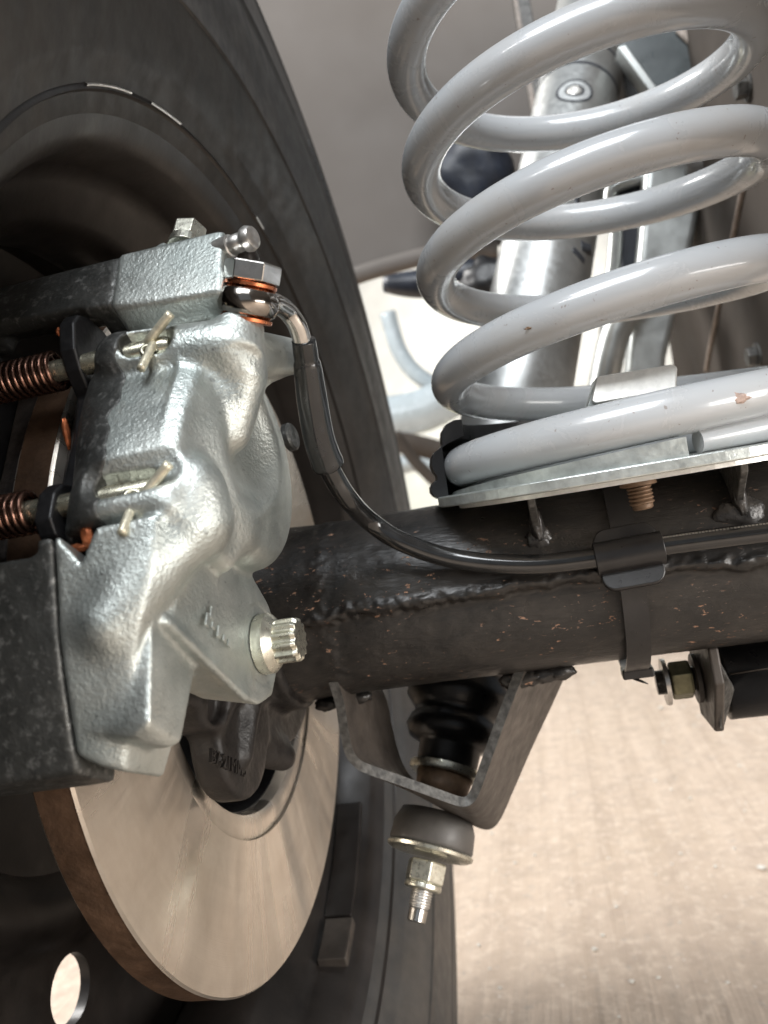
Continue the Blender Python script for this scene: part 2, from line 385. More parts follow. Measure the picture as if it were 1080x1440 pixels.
M = dict(
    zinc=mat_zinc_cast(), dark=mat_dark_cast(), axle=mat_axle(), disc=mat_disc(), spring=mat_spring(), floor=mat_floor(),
    tyre=mat_rubber('tyre_rubber', (0.034, 0.0338, 0.0338), 0.56, 350, 0.40), rubber=mat_rubber('black_rubber', (0.012, 0.012, 0.013), 0.32),
    bush=mat_rubber('grey_bush_rubber', (0.078, 0.072, 0.066), 0.5), hose=plain('hose_sleeve', (0.012, 0.012, 0.012), 0.18, wear=0.3, coat=0.6),
    sleeve=plain('shrink_sleeve', (0.016, 0.017, 0.018), 0.20, wear=0.3, coat=0.3), nylon=plain('black_nylon', (0.014, 0.013, 0.013), 0.34, bump=0.05),
    discedge=plain('rusty_disc_edge', (0.13, 0.075, 0.045), 0.65, 0.5, 0.4, 90, 0.4, 500),
    rim=plain('brown_black_wheel_paint', (0.018, 0.0145, 0.0125), 0.40, 0.0, 0.5, 30, 0.12, 300),
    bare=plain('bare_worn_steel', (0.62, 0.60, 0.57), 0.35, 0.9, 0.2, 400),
    steel=plain('bright_steel', (0.58, 0.56, 0.53), 0.16, 1.0, 0.15, 300),
    polish=plain('polished_fitting', (0.36, 0.33, 0.30), 0.13, 1.0, 0.2, 200),
    yzinc=plain('passivated_zinc', (0.66, 0.65, 0.56), 0.30, 0.95, 0.2, 260, 0.08, 700),
    plate=plain('galvanised_plate', (0.52, 0.55, 0.53), 0.36, 0.75, 0.2, 220, 0.25, 420),
    bright=plain('bright_cut_plate', (0.82, 0.81, 0.77), 0.36, 0.55, 0.1, 300),
    copper=plain('copper_washer', (0.72, 0.25, 0.12), 0.26, 1.0, 0.2, 300),
    copsteel=plain('copper_greased_spring_wire', (0.21, 0.115, 0.085), 0.26, 0.95, 0.5, 200),
    copgrease=plain('copper_grease', (0.55, 0.17, 0.07), 0.42, 0.7, 0.4, 400, 0.5, 500),
    rustbush=plain('rusty_bush', (0.16, 0.10, 0.06), 0.6, 0.2, 0.4, 200, 0.4, 400),
    olive=plain('dull_olive_bolt', (0.20, 0.19, 0.12), 0.4, 0.7, 0.3, 200),
    scuff=plain('pink_rust_scuff', (0.42, 0.31, 0.26), 0.6, 0.0, 0.3, 300),
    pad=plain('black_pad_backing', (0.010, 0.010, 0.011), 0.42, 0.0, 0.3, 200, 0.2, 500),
    friction=plain('pad_friction', (0.06, 0.05, 0.045), 0.85, 0.1, 0.4, 300, 0.5, 800),
    pin=plain('splitpin_wire', (0.68, 0.64, 0.50), 0.40, 0.6, 0.25, 500),
    pinend=plain('retaining_pin', (0.50, 0.48, 0.38), 0.28, 0.9, 0.3, 300),
    shock=plain('satin_silver_tube', (0.54, 0.55, 0.54), 0.36, 0.85, 0.08, 120),
    ink=plain('dark_decal_ink', (0.045, 0.048, 0.055), 0.4),
    decal=plain('pale_decal', (0.60, 0.62, 0.62), 0.35, 0.4),
    arch=plain('wheel_arch_paint', (0.150, 0.134, 0.121), 0.7, 0.0, 0.06, 5, spec=0.25),
    rail=plain('chassis_paint', (0.062, 0.053, 0.046), 0.8, 0.0, 0.12, 10, spec=0.15),
    seam=plain('seam_sealer', (0.26, 0.22, 0.19), 0.6, 0.0, 0.3, 200, 0.4, 400),
    teal=plain('grey_green_bracket_paint', (0.085, 0.098, 0.102), 0.32, 0.0, 0.2, 60),
    galv=plain('galvanised_bracket', (0.50, 0.52, 0.51), 0.36, 0.8, 0.18, 40, 0.1, 150),
    navy=plain('blue_black_plastic', (0.020, 0.024, 0.034), 0.4, 0.0, 0.4, 60),
    paleblue=plain('pale_blue_coach_paint', (0.46, 0.53, 0.57), 0.25, 0.1, 0.08, 20),
    casting=plain('black_hub_casting', (0.010, 0.008, 0.007), 0.5, 0.0, 0.5, 80, 0.6, 380),
    weld=plain('painted_weld', (0.035, 0.032, 0.030), 0.30, 0.1, 0.6, 200, 0.7, 330),
    edge=plain('grimy_plate_edge', (0.07, 0.067, 0.062), 0.5, 0.2, 0.7, 330, 0.6, 450),
    bracket=plain('grimy_bracket_steel', (0.050, 0.041, 0.034), 0.5, 0.0, 0.35, 70, 0.3, 300),
    yard=plain('pale_yard_stone', (0.62, 0.60, 0.55), 0.8, 0.0, 0.1, 8),
    grass=plain('yellow_green_verge', (0.36, 0.40, 0.10), 0.8, 0.0, 0.3, 12),
)

# ================================================================== THE SETTING
FZ = -0.372
def flat(name, x0, x1, y0, y1, z, mat):
    V = [(x0, y0, z), (x1, y0, z), (x1, y1, z), (x0, y1, z)]
    return part(name, (V, [(0, 1, 2, 3)]), mat, None, False, loc=((x0+x1)/2, (y0+y1)/2, z))
fl = flat('floor', -30, 30, -30, 30, FZ, M['floor']); tag(fl, kind='structure')

def pebbles(n):
    V, F, o = [], [], 0
    ico = [(0, 0, 1), (0.9, 0, 0.2), (0.28, 0.85, 0.2), (-0.73, 0.53, 0.2), (-0.73, -0.53, 0.2), (0.28, -0.85, 0.2), (0, 0, -0.6)]
    tri = [(0, 1, 2), (0, 2, 3), (0, 3, 4), (0, 4, 5), (0, 5, 1), (6, 2, 1), (6, 3, 2), (6, 4, 3), (6, 5, 4), (6, 1, 5)]
    for _ in range(n):
        x, y = random.uniform(-0.1, 1.1), random.uniform(-0.1, 1.6); r = random.uniform(0.0012, 0.0032)*(1.6 if random.random() < 0.08 else 1); a = random.uniform(0, 6)
        for p in ico:
            q = [k*random.uniform(0.7, 1.2)*r for k in p]
            V.append((x+q[0]*math.cos(a)-q[1]*math.sin(a), y+q[0]*math.sin(a)+q[1]*math.cos(a), FZ+r*0.35+q[2]*0.7))
        F += [tuple(i+o for i in t) for t in tri]; o += 7
    return np.array(V), F
gr = part('grit', pebbles(420), M['yard'], None, False, loc=(0.5, 0.75, FZ)); tag(gr, 'loose grit scattered over the concrete floor', 'grit', kind='stuff')

# ================================================================== WHEEL
def boolean_cut(o, cutters):
    V, F = cat(*cutters)
    me = bpy.data.meshes.new('cut'); me.from_pydata(V.tolist(), [], F)
    bm = bmesh.new(); bm.from_mesh(me); bmesh.ops.recalc_face_normals(bm, faces=bm.faces); bm.to_mesh(me); bm.free()
    c = bpy.data.objects.new('cut', me); COL.objects.link(c)
    md = o.modifiers.new('b', 'BOOLEAN'); md.operation = 'DIFFERENCE'; md.object = c; md.solver = 'EXACT'
    dg = bpy.context.evaluated_depsgraph_get(); dg.update()
    new = bpy.data.meshes.new_from_object(o.evaluated_get(dg)); o.modifiers.clear()
    o.data = new; bpy.data.objects.remove(c)
    return o

wheel = thing('wheel', (0, 0, FZ), 'road wheel with black tyre and brown-black steel rim behind the brake disc', 'wheel')
ty = [(0.004, 0.207), (0.012, 0.2115), (0.0165, 0.2195), (0.0195, 0.2245), (0.0215, 0.2265), (0.0225, 0.2285), (0.0275, 0.240), (0.0315, 0.256), (0.0318, 0.2570), (0.0328, 0.2574), (0.0330, 0.2586), (0.0325, 0.2592), (0.0340, 0.272), (0.0350, 0.288),
      (0.0343, 0.302), (0.0330, 0.3125), (0.0338, 0.3135), (0.0336, 0.3170), (0.0325, 0.3180), (0.0300, 0.338), (0.0275, 0.352), (0.0262, 0.3605), (0.0268, 0.3620), (0.0258, 0.3665), (0.0225, 0.3750), (0.0165, 0.3790), (0.006, 0.3805)]
tyre_prof = ty + [(-0.073, 0.382)] + [(-0.146-x, r) for x, r in ty[::-1]] + [(-0.146, 0.22), (-0.12, 0.35), (-0.073, 0.365), (-0.02, 0.35), (0.0, 0.23)]
part('tyre', loop_lathe(tyre_prof, (0, 0, 0), (1, 0, 0), 256), M['tyre'], wheel, True, auto=50)
rp = [(0.0167, 0.2170), (0.0160, 0.2195), (0.0135, 0.2205), (0.0085, 0.2150), (0.0045, 0.2085), (0.001, 0.2055), (-0.014, 0.2040), (-0.024, 0.200), (-0.034, 0.189), (-0.042, 0.1850), (-0.062, 0.1850), (-0.072, 0.192), (-0.082, 0.2025), (-0.125, 0.2045), (-0.132, 0.208), (-0.138, 0.2165),
      (-0.1405, 0.2160), (-0.135, 0.205), (-0.127, 0.2010), (-0.083, 0.1990), (-0.074, 0.188), (-0.062, 0.1810), (-0.042, 0.1810), (-0.0315, 0.185), (-0.0225, 0.196), (-0.014, 0.2000), (0.0025, 0.2015), (0.0080, 0.2060), (0.0120, 0.2130), (0.0145, 0.2165)]
rimo = part('rim', loop_lathe(rp, (0, 0, 0), (1, 0, 0), 256), M['rim'], wheel, True, auto=60)
# bare, chipped lip of the flange: two short worn arcs
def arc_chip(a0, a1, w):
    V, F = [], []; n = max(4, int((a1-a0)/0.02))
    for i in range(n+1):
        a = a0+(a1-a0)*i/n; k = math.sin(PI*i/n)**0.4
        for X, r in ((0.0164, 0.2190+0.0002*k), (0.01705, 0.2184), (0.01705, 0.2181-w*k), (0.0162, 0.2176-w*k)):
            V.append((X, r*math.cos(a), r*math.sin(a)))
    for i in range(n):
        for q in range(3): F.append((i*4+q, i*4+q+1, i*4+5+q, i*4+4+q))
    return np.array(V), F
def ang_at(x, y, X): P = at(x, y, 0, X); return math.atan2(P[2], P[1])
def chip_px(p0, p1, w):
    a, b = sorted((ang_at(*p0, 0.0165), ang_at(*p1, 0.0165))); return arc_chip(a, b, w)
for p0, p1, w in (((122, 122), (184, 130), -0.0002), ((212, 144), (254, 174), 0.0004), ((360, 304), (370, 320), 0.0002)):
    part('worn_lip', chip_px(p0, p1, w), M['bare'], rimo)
# wheel disc with round vent holes
hp = at(93, 1392, 0, -0.106); hr = math.hypot(hp[1], hp[2]); ha = math.atan2(hp[2], hp[1])
wd = [(-0.084, 0.1985), (-0.096, 0.1980), (-0.1015, 0.190), (-0.1035, 0.180), (-0.1035, 0.134), (-0.100, 0.128), (-0.092, 0.122), (-0.088, 0.114), (-0.090, 0.104), (-0.098, 0.097), (-0.098, 0.055),
      (-0.103, 0.055), (-0.103, 0.098), (-0.095, 0.106), (-0.093, 0.115), (-0.097, 0.124), (-0.105, 0.130), (-0.1085, 0.136), (-0.1085, 0.182), (-0.106, 0.192), (-0.100, 0.2000), (-0.084, 0.2000)]
dso = part('wheel_centre', loop_lathe([(a, b) for a, b in wd], (0, 0, 0), (1, 0, 0), 128), M['rim'], None, True)
cuts = []
for k in range(5):
    a = ha + k*2*PI/5
    cuts.append(lathe([(0, 0.0150), (0.08, 0.0150)], (-0.16, hr*math.cos(a), hr*math.sin(a)), (1, 0, 0), 32))
boolean_cut(dso, cuts); dso.parent = wheel; dso.location = tuple(-np.array(wheel.location)); dso.data.shade_smooth(); dso.data.set_sharp_from_angle(angle=math.radians(40))
# stick-on balance weights on the rim barrel
def arc_bar(a0, a1, X0, X1, R0, R1):
    V, F = [], []; n = 8
    for i in range(n+1):
        a = a0+(a1-a0)*i/n
        for X, r in ((X0, R0), (X1, R0), (X1, R1), (X0, R1)): V.append((X, r*math.cos(a), r*math.sin(a)))
    for i in range(n):
        for q in range(4): F.append((i*4+q, i*4+(q+1) % 4, i*4+4+(q+1) % 4, i*4+4+q))
    F += [(3, 2, 1, 0), tuple(n*4+q for q in range(4))]
    return np.array(V), F
def ang_far(x, y, r):
    d = ray(x, y); a = d[1]**2+d[2]**2; b = CAM[1]*d[1]+CAM[2]*d[2]; c = CAM[1]**2+CAM[2]**2-r*r
    t = (-b+math.sqrt(b*b-a*c))/a; P = CAM+d*t; return math.atan2(P[2], P[1]), P[0]
for (p0, p1, R0) in (((468, 1358), (474, 1298), 0.1955), ((476, 1292), (500, 1130), 0.1975)):
    a0, x0 = ang_far(*p0, 0.200); a1, x1 = ang_far(*p1, 0.200)
    xm = x0
    part('balance_weight', arc_bar(a0, a1, xm-0.008, xm+0.008, R0, 0.2025), M['bracket'] if R0 < 0.196 else M['rim'], wheel, False, bevel=0.0008)
# raised sidewall lettering (too worn to read): short raised strokes round the tyre
def side_mark(r0, r1, a0, a1, h=0.0011):
    def X(r):
        for (xa, ra), (xb, rb) in zip(ty[:-1], ty[1:]):
            if ra <= r <= rb: return xa+(xb-xa)*(r-ra)/(rb-ra)
        return 0.03
    V = []
    for dx in (-0.001, h):
        for r, a in ((r0, a0), (r1, a0), (r1, a1), (r0, a1)): V.append((X(r)+dx, r*math.cos(a), r*math.sin(a)))
    return np.array(V), [(0, 1, 2, 3), (4, 5, 6, 7), (0, 1, 5, 4), (1, 2, 6, 5), (2, 3, 7, 6), (3, 0, 4, 7)]
marks = []
for (p, n_, r0, r1) in (((265, 55), 2, 0.326, 0.336), ((285, 70), 6, 0.324, 0.334), ((90, 10), 4, 0.300, 0.312), ((160, 12), 7, 0.300, 0.311), ((325, 140), 9, 0.322, 0.329), ((440, 360), 8, 0.322, 0.329)):
    a = ang_at(*p, 0.034)
    for k in range(n_):
        aa = a - k*0.019
        marks.append(side_mark(r0, r1, aa, aa-0.004-0.004*random.random()))
        if random.random() < 0.7:
            rm = r0+(r1-r0)*random.choice((0.05, 0.45, 0.9)); marks.append(side_mark(rm-0.0009, rm+0.0009, aa, aa-0.012))
tag(part('sidewall_lettering', cat(*marks), M['tyre'], wheel, False), kind='stuff')

# ================================================================== BRAKE DISC
disc = thing('brake_disc', (0, 0, -0.145), 'bare machined steel brake disc with rusty brown edge, clamped by the caliper', 'brake disc')
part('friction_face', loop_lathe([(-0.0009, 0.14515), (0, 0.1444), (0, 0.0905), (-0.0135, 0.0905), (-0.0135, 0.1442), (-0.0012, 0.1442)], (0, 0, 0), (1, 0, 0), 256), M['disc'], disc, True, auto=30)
part('outer_edge', loop_lathe([(-0.0012, 0.1441), (-0.0012, 0.1449), (-0.0126, 0.145), (-0.0133, 0.1441), (-0.0133, 0.1435), (-0.0012, 0.1435)], (0, 0, 0), (1, 0, 0), 256), M['discedge'], disc, True, auto=30)
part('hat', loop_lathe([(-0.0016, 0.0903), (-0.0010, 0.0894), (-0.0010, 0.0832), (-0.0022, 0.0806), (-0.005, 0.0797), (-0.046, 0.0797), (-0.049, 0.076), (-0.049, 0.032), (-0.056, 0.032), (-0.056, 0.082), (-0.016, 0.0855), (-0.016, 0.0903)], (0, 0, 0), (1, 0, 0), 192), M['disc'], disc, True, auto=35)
part('hat_lining', loop_lathe([(-0.0075, 0.0796), (-0.0458, 0.0796), (-0.0489, 0.0758), (-0.0489, 0.033), (-0.0480, 0.033), (-0.0480, 0.0750), (-0.0453, 0.0788), (-0.0075, 0.0790)], (0, 0, 0), (1, 0, 0), 128), M['pad'], disc, True, auto=35)

# ================================================================== AXLE HOUSING
axle = thing('axle_housing', (0.2, 0, -0.04), 'chipped black axle tube with rust specks, weld seam and welded brackets under the coil spring', 'axle')
seam_px = [(400, 890), (420, 884), (500, 868), (600, 851), (730, 833), (860, 812), (960, 803), (1080, 795), (1200, 786)]
sm = []
for p in seam_px:
    P = on_tube(*p, 0.0385); sm.append((P[0], math.atan2(P[2], -P[1])))
sm_x = [s[0] for s in sm]; sm_a = [s[1] for s in sm]
def tube_mesh():
    nx, na = 400, 420; X0, X1 = 0.012, 0.46
    V, F = [], []
    for i in range(nx+1):
        x = X0+(X1-X0)*i/nx; sa = float(np.interp(x, sm_x, sm_a))
        for k in range(na):
            a = -PI+2*PI*k/na
            n1 = mnoise.noise((x*90, a*3.2, 0.3)); n2 = mnoise.noise((x*320, a*11, 4.1)); n3 = mnoise.noise((x*28, a*1.4, 9.0))
            edge = sa + n1*0.05 + n2*0.035 + 0.02*mnoise.noise((x*700, 0.0, 2.0))
            s = 1/(1+math.exp(-max(-40, min(40, (a-edge)*85)))); s *= 1/(1+math.exp(-max(-40, min(40, (2.6-a)*12))))
            r = 0.0358 + 0.0034*s + 0.00025*n3 + 0.00009*n2 + 0.0002*n1*s
            bead = math.exp(-((a-edge-0.06)/0.05)**2)            # rolled weld lip along the seam
            r += 0.0015*bead*(0.7+0.8*n2)
            if x < 0.052:                                          # flared end with its weld ring
                q = max(0, (0.052-x)/0.04); r += 0.0030*q*q + 0.0004*math.exp(-((x-0.047)/0.0035)**2)*(1+n2)
            V.append((x, -r*math.cos(a), r*math.sin(a)))
    for i in range(nx):
        for k in range(na):
            k2 = (k+1) % na; F.append((i*na+k, i*na+k2, (i+1)*na+k2, (i+1)*na+k))
    F.append(tuple(range(na))); F.append(tuple(range(nx*na, nx*na+na)))
    return np.array(V), F
part('axle_tube', tube_mesh(), M['axle'], axle)

# flange casting seen through the disc bore
def hub_fn(P):
    d = s_cyl(P, (-40, 0, 0), (26, 0, 0), 40, 3)
    d = smin(d, s_cyl(P, (2, 0, 0), (14, 0, 0), 55, 3), 4)
    d = smin(d, s_cyl(P, (2, -55, -34), (15, -55, -34), 24, 3), 6)
    d = smin(d, s_cap(P, (6, -26, -48), (12, -14, -57), 8, 6), 5)
    d = smin(d, s_cyl(P, (0, -78, -8), (17, -78, -8), 17, 3), 6)
    d = smin(d, s_hull(P, [(4, -20, 30), (4, -20, -30), (4, -118, 20), (4, -118, -6), (17, -20, 30), (17, -20, -30), (17, -118, 20), (17, -118, -6)], 2), 5)
    d = smin(d, s_hull(P, [(4, 10, 60), (4, -60, 10), (4, -62, 92), (4, -85, 80), (17, 10, 60), (17, -60, 10), (17, -62, 92), (17, -85, 80)], 2), 5)
    d = smax(d, -s_cyl(P, (13, -80, -14), (24, -80, -14), 8, 1), 2)
    d = smin(d, s_cap(P, (18, -44, -14), (16, -62, -40), 4.5, 3), 6)
    return d
hv, hf = s_mesh(hub_fn, (-44, -140, -72), (32, 64, 104), 1.3)
part('hub_flange', (hv*1e-3, hf), M['casting'], axle)

def text_mesh(s, size, depth):
    c = bpy.data.curves.new('t', 'FONT'); c.body = s; c.size = size; c.extrude = depth; c.align_x = 'CENTER'; c.align_y = 'CENTER'; c.resolution_u = 2
    o = bpy.data.objects.new('t', c); COL.objects.link(o)
    dg = bpy.context.evaluated_depsgraph_get(); dg.update()
    m2 = bpy.data.meshes.new_from_object(o.evaluated_get(dg))
    V = np.array([v.co[:] for v in m2.vertices]); F = [tuple(p.vertices) for p in m2.polygons]
    bpy.data.objects.remove(o); return V, F
def place_text(s, size, depth, pos, right, normal):
    V, F = text_mesh(s, size, depth); r = nrm(right); n = nrm(np.asarray(normal, float)); r = nrm(r-n*(r @ n)); u = np.cross(n, r)
    return np.asarray(pos)+V[:, 0:1]*r+V[:, 1:2]*u+V[:, 2:3]*n, F
ta, tb = at(293, 1062, 0, 0.0152), at(347, 1086, 0, 0.0152)
part('cast_number', place_text('B7-21MM5', 0.0070, 0.0006, (ta+tb)/2, tb-ta, (1, 0, 0)), M['casting'], axle, False)

# welded spring-seat legs with weld runs, on the tube
def blob(c, rad, seed, n=14, rough=0.22):
    V, F = [], []; c = np.asarray(c, float)
    for i in range(n+1):
        th = PI*i/n
        for k in range(2*n):
            ph = PI*k/n; d = np.array([math.sin(th)*math.cos(ph), math.sin(th)*math.sin(ph), math.cos(th)])
            q = 1+rough*mnoise.noise(Vector(d*2.1+seed))+rough*0.5*mnoise.noise(Vector(d*5+seed))
            V.append(c+d*np.array(rad)*q)
    for i in range(n):
        for k in range(2*n): k2 = (k+1) % (2*n); F.append((i*2*n+k, i*2*n+k2, (i+1)*2*n+k2, (i+1)*2*n+k))
    return np.array(V), F
SZ = 0.0375                                             # underside of the spring plate
for (px, pyt, pyb, sd) in ((757, 690, 760, 1.0), (1042, 640, 725, 5.0)):
    Pb = on_tube(px, pyb, 0.0392); x = Pb[0]
    leg = [(x-0.0014, Pb[1]+0.004, Pb[2]-0.003), (x-0.0014, Pb[1]+0.030, Pb[2]+0.004), (x-0.0014, -0.012, SZ), (x-0.0014, -0.052, SZ), (x-0.0014, -0.050, SZ-0.004), (x-0.0014, Pb[1]-0.004, Pb[2]+0.007)]
    part('spring_seat_leg', extrude(leg, (0.0028, 0, 0)), M['edge'], axle, False, bevel=0.0006)
    part('weld_bead', cat(blob(Pb+[0, 0.001, -0.001], (0.0052 if sd < 3 else 0.0090, 0.0030, 0.0060 if sd < 3 else 0.0075), sd), blob(Pb+[0.0004, -0.0004, 0.006], (0.0026, 0.0026, 0.0075), sd+2)), M['weld'], axle)

# shock-absorber bracket: bent strip hanging below the tube
SB = dep(600, 1220, 0.375); ST = dep(817, 110, 0.655); SA = nrm(ST-SB)      # shock axis
bd = nrm(np.array([0, 1.0, 0]) - SA*(SA[1]))             # strip depth, square to the shock axis
front = [(462, 960, 0.330), (472, 992, 0.332), (478, 1030, 0.333), (486, 1062, 0.334), (500, 1080, 0.334), (520, 1090, 0.334), (560, 1104, 0.334), (610, 1122, 0.334), (645, 1134, 0.334), (662, 1132, 0.334), (674, 1116, 0.334), (690, 1072, 0.333), (708, 1022, 0.332), (726, 975, 0.331), (745, 925, 0.330)]
back = [(505, 945), (530, 978), (540, 1020), (548, 1055), (560, 1085), (580, 1110), (605, 1128), (640, 1148), (672, 1164), (690, 1166), (704, 1152), (722, 1112), (748, 1052), (778, 988), (806, 925)]
fp = spline(np.array([dep(*p) for p in front]), 60); bp = spline(np.array([dep(x, y, 0.386) for x, y in back]), 60)
tn = np.gradient(fp, axis=0); tn /= np.linalg.norm(tn, axis=1)[:, None]
bdv = bp-fp; bdv = bdv/np.linalg.norm(bdv, axis=1)[:, None]
offn = np.array([nrm(np.cross(b_, t)) for b_, t in zip(bdv, tn)])
cen = fp.mean(0)+np.array([0, 0, 0.02])
offn = -offn*np.sign(np.mean([(offn[i] @ (fp[i]-cen)) for i in range(60)]))*0.0040
bk = part('shock_bracket', strip_solid([(p, q) for p, q in zip(fp, bp)], offn), M['bracket'], axle, True, auto=35)
part('bracket_edge', strip_solid([(p-d*0.0004+o*0.02, p+d*0.0006+o*0.02) for p, o, d in zip(fp, offn, bdv)], offn*0.96), M['edge'], bk, True, auto=35)
part('weld_bead', cat(*[blob(on_tube(x, y, 0.0372)+np.array([0, 0.003, -0.001]), (0.007, 0.004, 0.0035), s) for x, y, s in ((745, 952, 2.0), (765, 948, 3.0), (785, 944, 6.0), (725, 956, 4.0))]), M['axle'], axle)
part('weld_bead', cat(*[blob(on_tube(x, y, 0.0372)+np.array([0, 0.004, -0.001]), (0.006, 0.004, 0.003), s) for x, y, s in ((458, 990, 8.0), (475, 986, 9.0), (500, 981, 3.3))]), M['axle'], axle)

# link bracket, bolt and bush below the tube on the right
LB = np.array([0.0, 0.018, -0.0545])
xr = lambda px, py=955: at(px, py, 1, 0.018)[0]
x1, x2, x3 = xr(925), xr(972), xr(1012)
part('link_bracket', extrude([(xr(985), -0.012, -0.034), (xr(985), -0.014, -0.048), (xr(985), 0.004, -0.0725), (xr(985), 0.034, -0.074), (xr(985), 0.040, -0.03)], (0.004, 0, 0)), M['bracket'], axle, False, bevel=0.001)
part('link_bracket', extrude([(xr(990), -0.012, -0.034), (xr(1002), -0.013, -0.045), (xr(1018), 0.0, -0.055), (xr(996), 0.004, -0.0725), (xr(990), 0.0, -0.070)], (0.001, 0.0035, 0)), M['edge'], axle, False, bevel=0.0008)
link = thing('trailing_link', (0.3, 0.018, -0.0545), 'black rubber-bushed link end bolted below the axle tube beside the zip tie', 'suspension link')
part('bush', lathe([(0, 0.0150), (0.001, 0.0172), (0.2, 0.0172)], (x3, 0.018, -0.0545), (1, 0, 0), 48), M['rubber'], link)
part('split_line', tube([(x3+0.001, 0.0182-0.0172, -0.0485), (x3+0.02, 0.0012, -0.0478), (x3+0.05, 0.0012, -0.0470), (x3+0.1, 0.0012, -0.0465)], 0.0004, 6), M['rail'], link)
nb = part('bolt_head', hexa((xr(942), 0.018, -0.0530), (1, 0, 0), 0.0145, x2-xr(942), ph=0.5), M['olive'], link, False, bevel=0.0005)
part('washer', lathe([(0, 0.0100), (0.0018, 0.0100)], (xr(932), 0.018, -0.0530), (1, 0, 0), 40), M['bare'], link, True, auto=40)
part('bolt_shank', lathe([(0, 0.0052), (0.2, 0.0052)], (xr(922), 0.018, -0.0530), (1, 0, 0), 24), M['weld'], link)
part('washer', lathe([(0, 0.0105), (0.0018, 0.0105)], (xr(976), 0.018, -0.0530), (1, 0, 0), 40), M['bracket'], link, True, auto=40)

# ================================================================== BRAKE CALIPER   (local mm: X inboard, r radial, t tangential)
def inboard_fn(P):
    # main beam over the pads
    d = s_hull(P, [(15, 157.5, -39), (27, 166, -37), (27, 166.5, -13), (15, 156, 20), (26, 159.5, 18), (51, 164, -37), (50, 164, -13), (51, 156, 18), (51, 128, -40), (51, 128, 24), (15, 128, -40), (15, 128, 24)], 4.5)
    # piston housing
    h = s_cyl(P, (14, 120, 2), (55, 120, 2), 33, 7)
    h = smin(h, s_ell(P, (48, 119, 2), (12, 30, 30)), 4)
    d = smin(d, h, 11)
    # hollow, flat patch of the housing end
    d = smax(d, -s_ell(P, (66.0, 134, 2), (14.5, 21, 27)), 2)
    # top block
    b = s_hull(P, [(25, 165, 34), (25, 165, 57), (61, 164, 31), (60, 164, 58), (28, 140, 30), (28, 140, 62), (61, 138, 30), (60, 140, 60), (25, 150, 32), (25, 150, 60)], 2.0)
    b = smin(b, s_hull(P, [(26, 160, 57), (36, 158, 67), (30, 148, 66), (26, 146, 58), (40, 160, 57), (42, 146, 58)], 1.5), 1.5)
    d = smin(d, b, 6)
    d = smin(d, s_box(P, (30, 128, 8), (57, 154, 36), 4), 4)
    # upper pin boss / hose port ledge
    d = smin(d, s_cap(P, (27, 155.5, 20.5), (57, 153.5, 20.0), 8.8, 8.2), 2.6)
    d = smin(d, s_cap(P, (58, 151.0, 19.5), (64, 118, 44), 8.2, 6.2), 2)
    d = smin(d, s_hull(P, [(48, 156, 8), (50, 150, 20), (66, 116, 46), (62, 112, 50), (60, 118, 34), (54, 140, 8)], 1.5), 3)
    d = smin(d, s_cyl(P, (60.5, 152.0, 17), (61.0, 153.0, 27.8), 7.4, 0.8), 2.0)
    d = smin(d, s_cap(P, (60, 146, 14), (54, 140, 0), 7.0, 6.0), 5)
    # lower pin boss
    d = smin(d, s_cap(P, (27, 154.5, -27), (50, 152.5, -25), 9.0, 8.2), 3)
    # lower arm down to the split face
    d = smin(d, s_hull(P, [(20, 166, -41), (20, 156, -68), (20, 144, -90), (20, 120, -34), (20, 118, -88), (46, 162, -38), (38, 152, -70), (31, 138, -94), (30, 118, -92), (46, 126, -42), (26, 141, -93.5)], 1.4), 3)
    # rounded diagonal ridge
    d = smin(d, s_cap(P, (51, 148, -34), (31, 155, -62), 8, 4.5), 8)
    # square rib at the bottom
    d = smin(d, s_hull(P, [(24, 150, -54), (24, 146, -85), (41, 152, -57), (41, 147.5, -86), (41, 124, -57), (41, 131, -86.5), (24, 124, -57), (24, 128, -86), (35, 145, -88.5), (39, 134, -88.5)], 0.9), 1.6)
    # web with a sharp ridge running to the mounting lug
    d = smin(d, s_hull(P, [(43, 147, -61), (47, 103, -69), (47.2, 94, -68), (46, 140, -40), (47, 105, -28), (47.2, 88, -33), (47.2, 82, -40), (47.2, 80, -52), (47.2, 84, -62), (30, 104, -28), (30, 82, -40), (30, 82, -56), (31, 101, -66), (31, 112, -67), (32, 140, -60), (30, 140, -40)], 0.9), 2)
    d = smin(d, s_cap(P, (42.3, 147, -60), (46.0, 104, -68.0), 1.2, 1.0), 1.6)
    d = smax(d, -s_cyl(P, (46.4, 94.5, -48.5), (60, 94.5, -48.5), 12.6, 0.4), 0.8)
    d = smax(d, -s_hull(P, [(17, 145, -36), (26.5, 145, -48), (32, 145, -37), (17, 180, -36), (26.5, 180, -48), (32, 180, -37)], 0.8), 0.8)
    # pin pockets
    d = smax(d, -s_cap(P, (33.0, 161.6, 20.5), (40.5, 161.4, 20.5), 4.6), 1.0)
    d = smax(d, -s_cap(P, (30, 168.5, -26.5), (48, 167.5, -24.5), 7.2), 1.2)
    d = smax(d, -s_cap(P, (31.0, 160.5, -27), (41.5, 160.5, -27), 4.2), 1.0)
    # pad window
    d = smax(d, -s_box(P, (-10, 100, -44), (15.5, 200, 40), 1.0), 1.0)
    return d
def abutment_fn(P):                                      # bare machined band along the pad window, a hair proud of the plating
    wav = 1.2*np.sin(P[..., 2]*0.30)+0.8*np.sin(P[..., 2]*0.61+1)
    reg = np.maximum.reduce([P[..., 0]-(30.0+wav*0.8), -38-P[..., 2], P[..., 2]-27, 132-P[..., 1], 15.0-P[..., 0]])
    return smax(inboard_fn(P)-0.3, reg, 0.8)
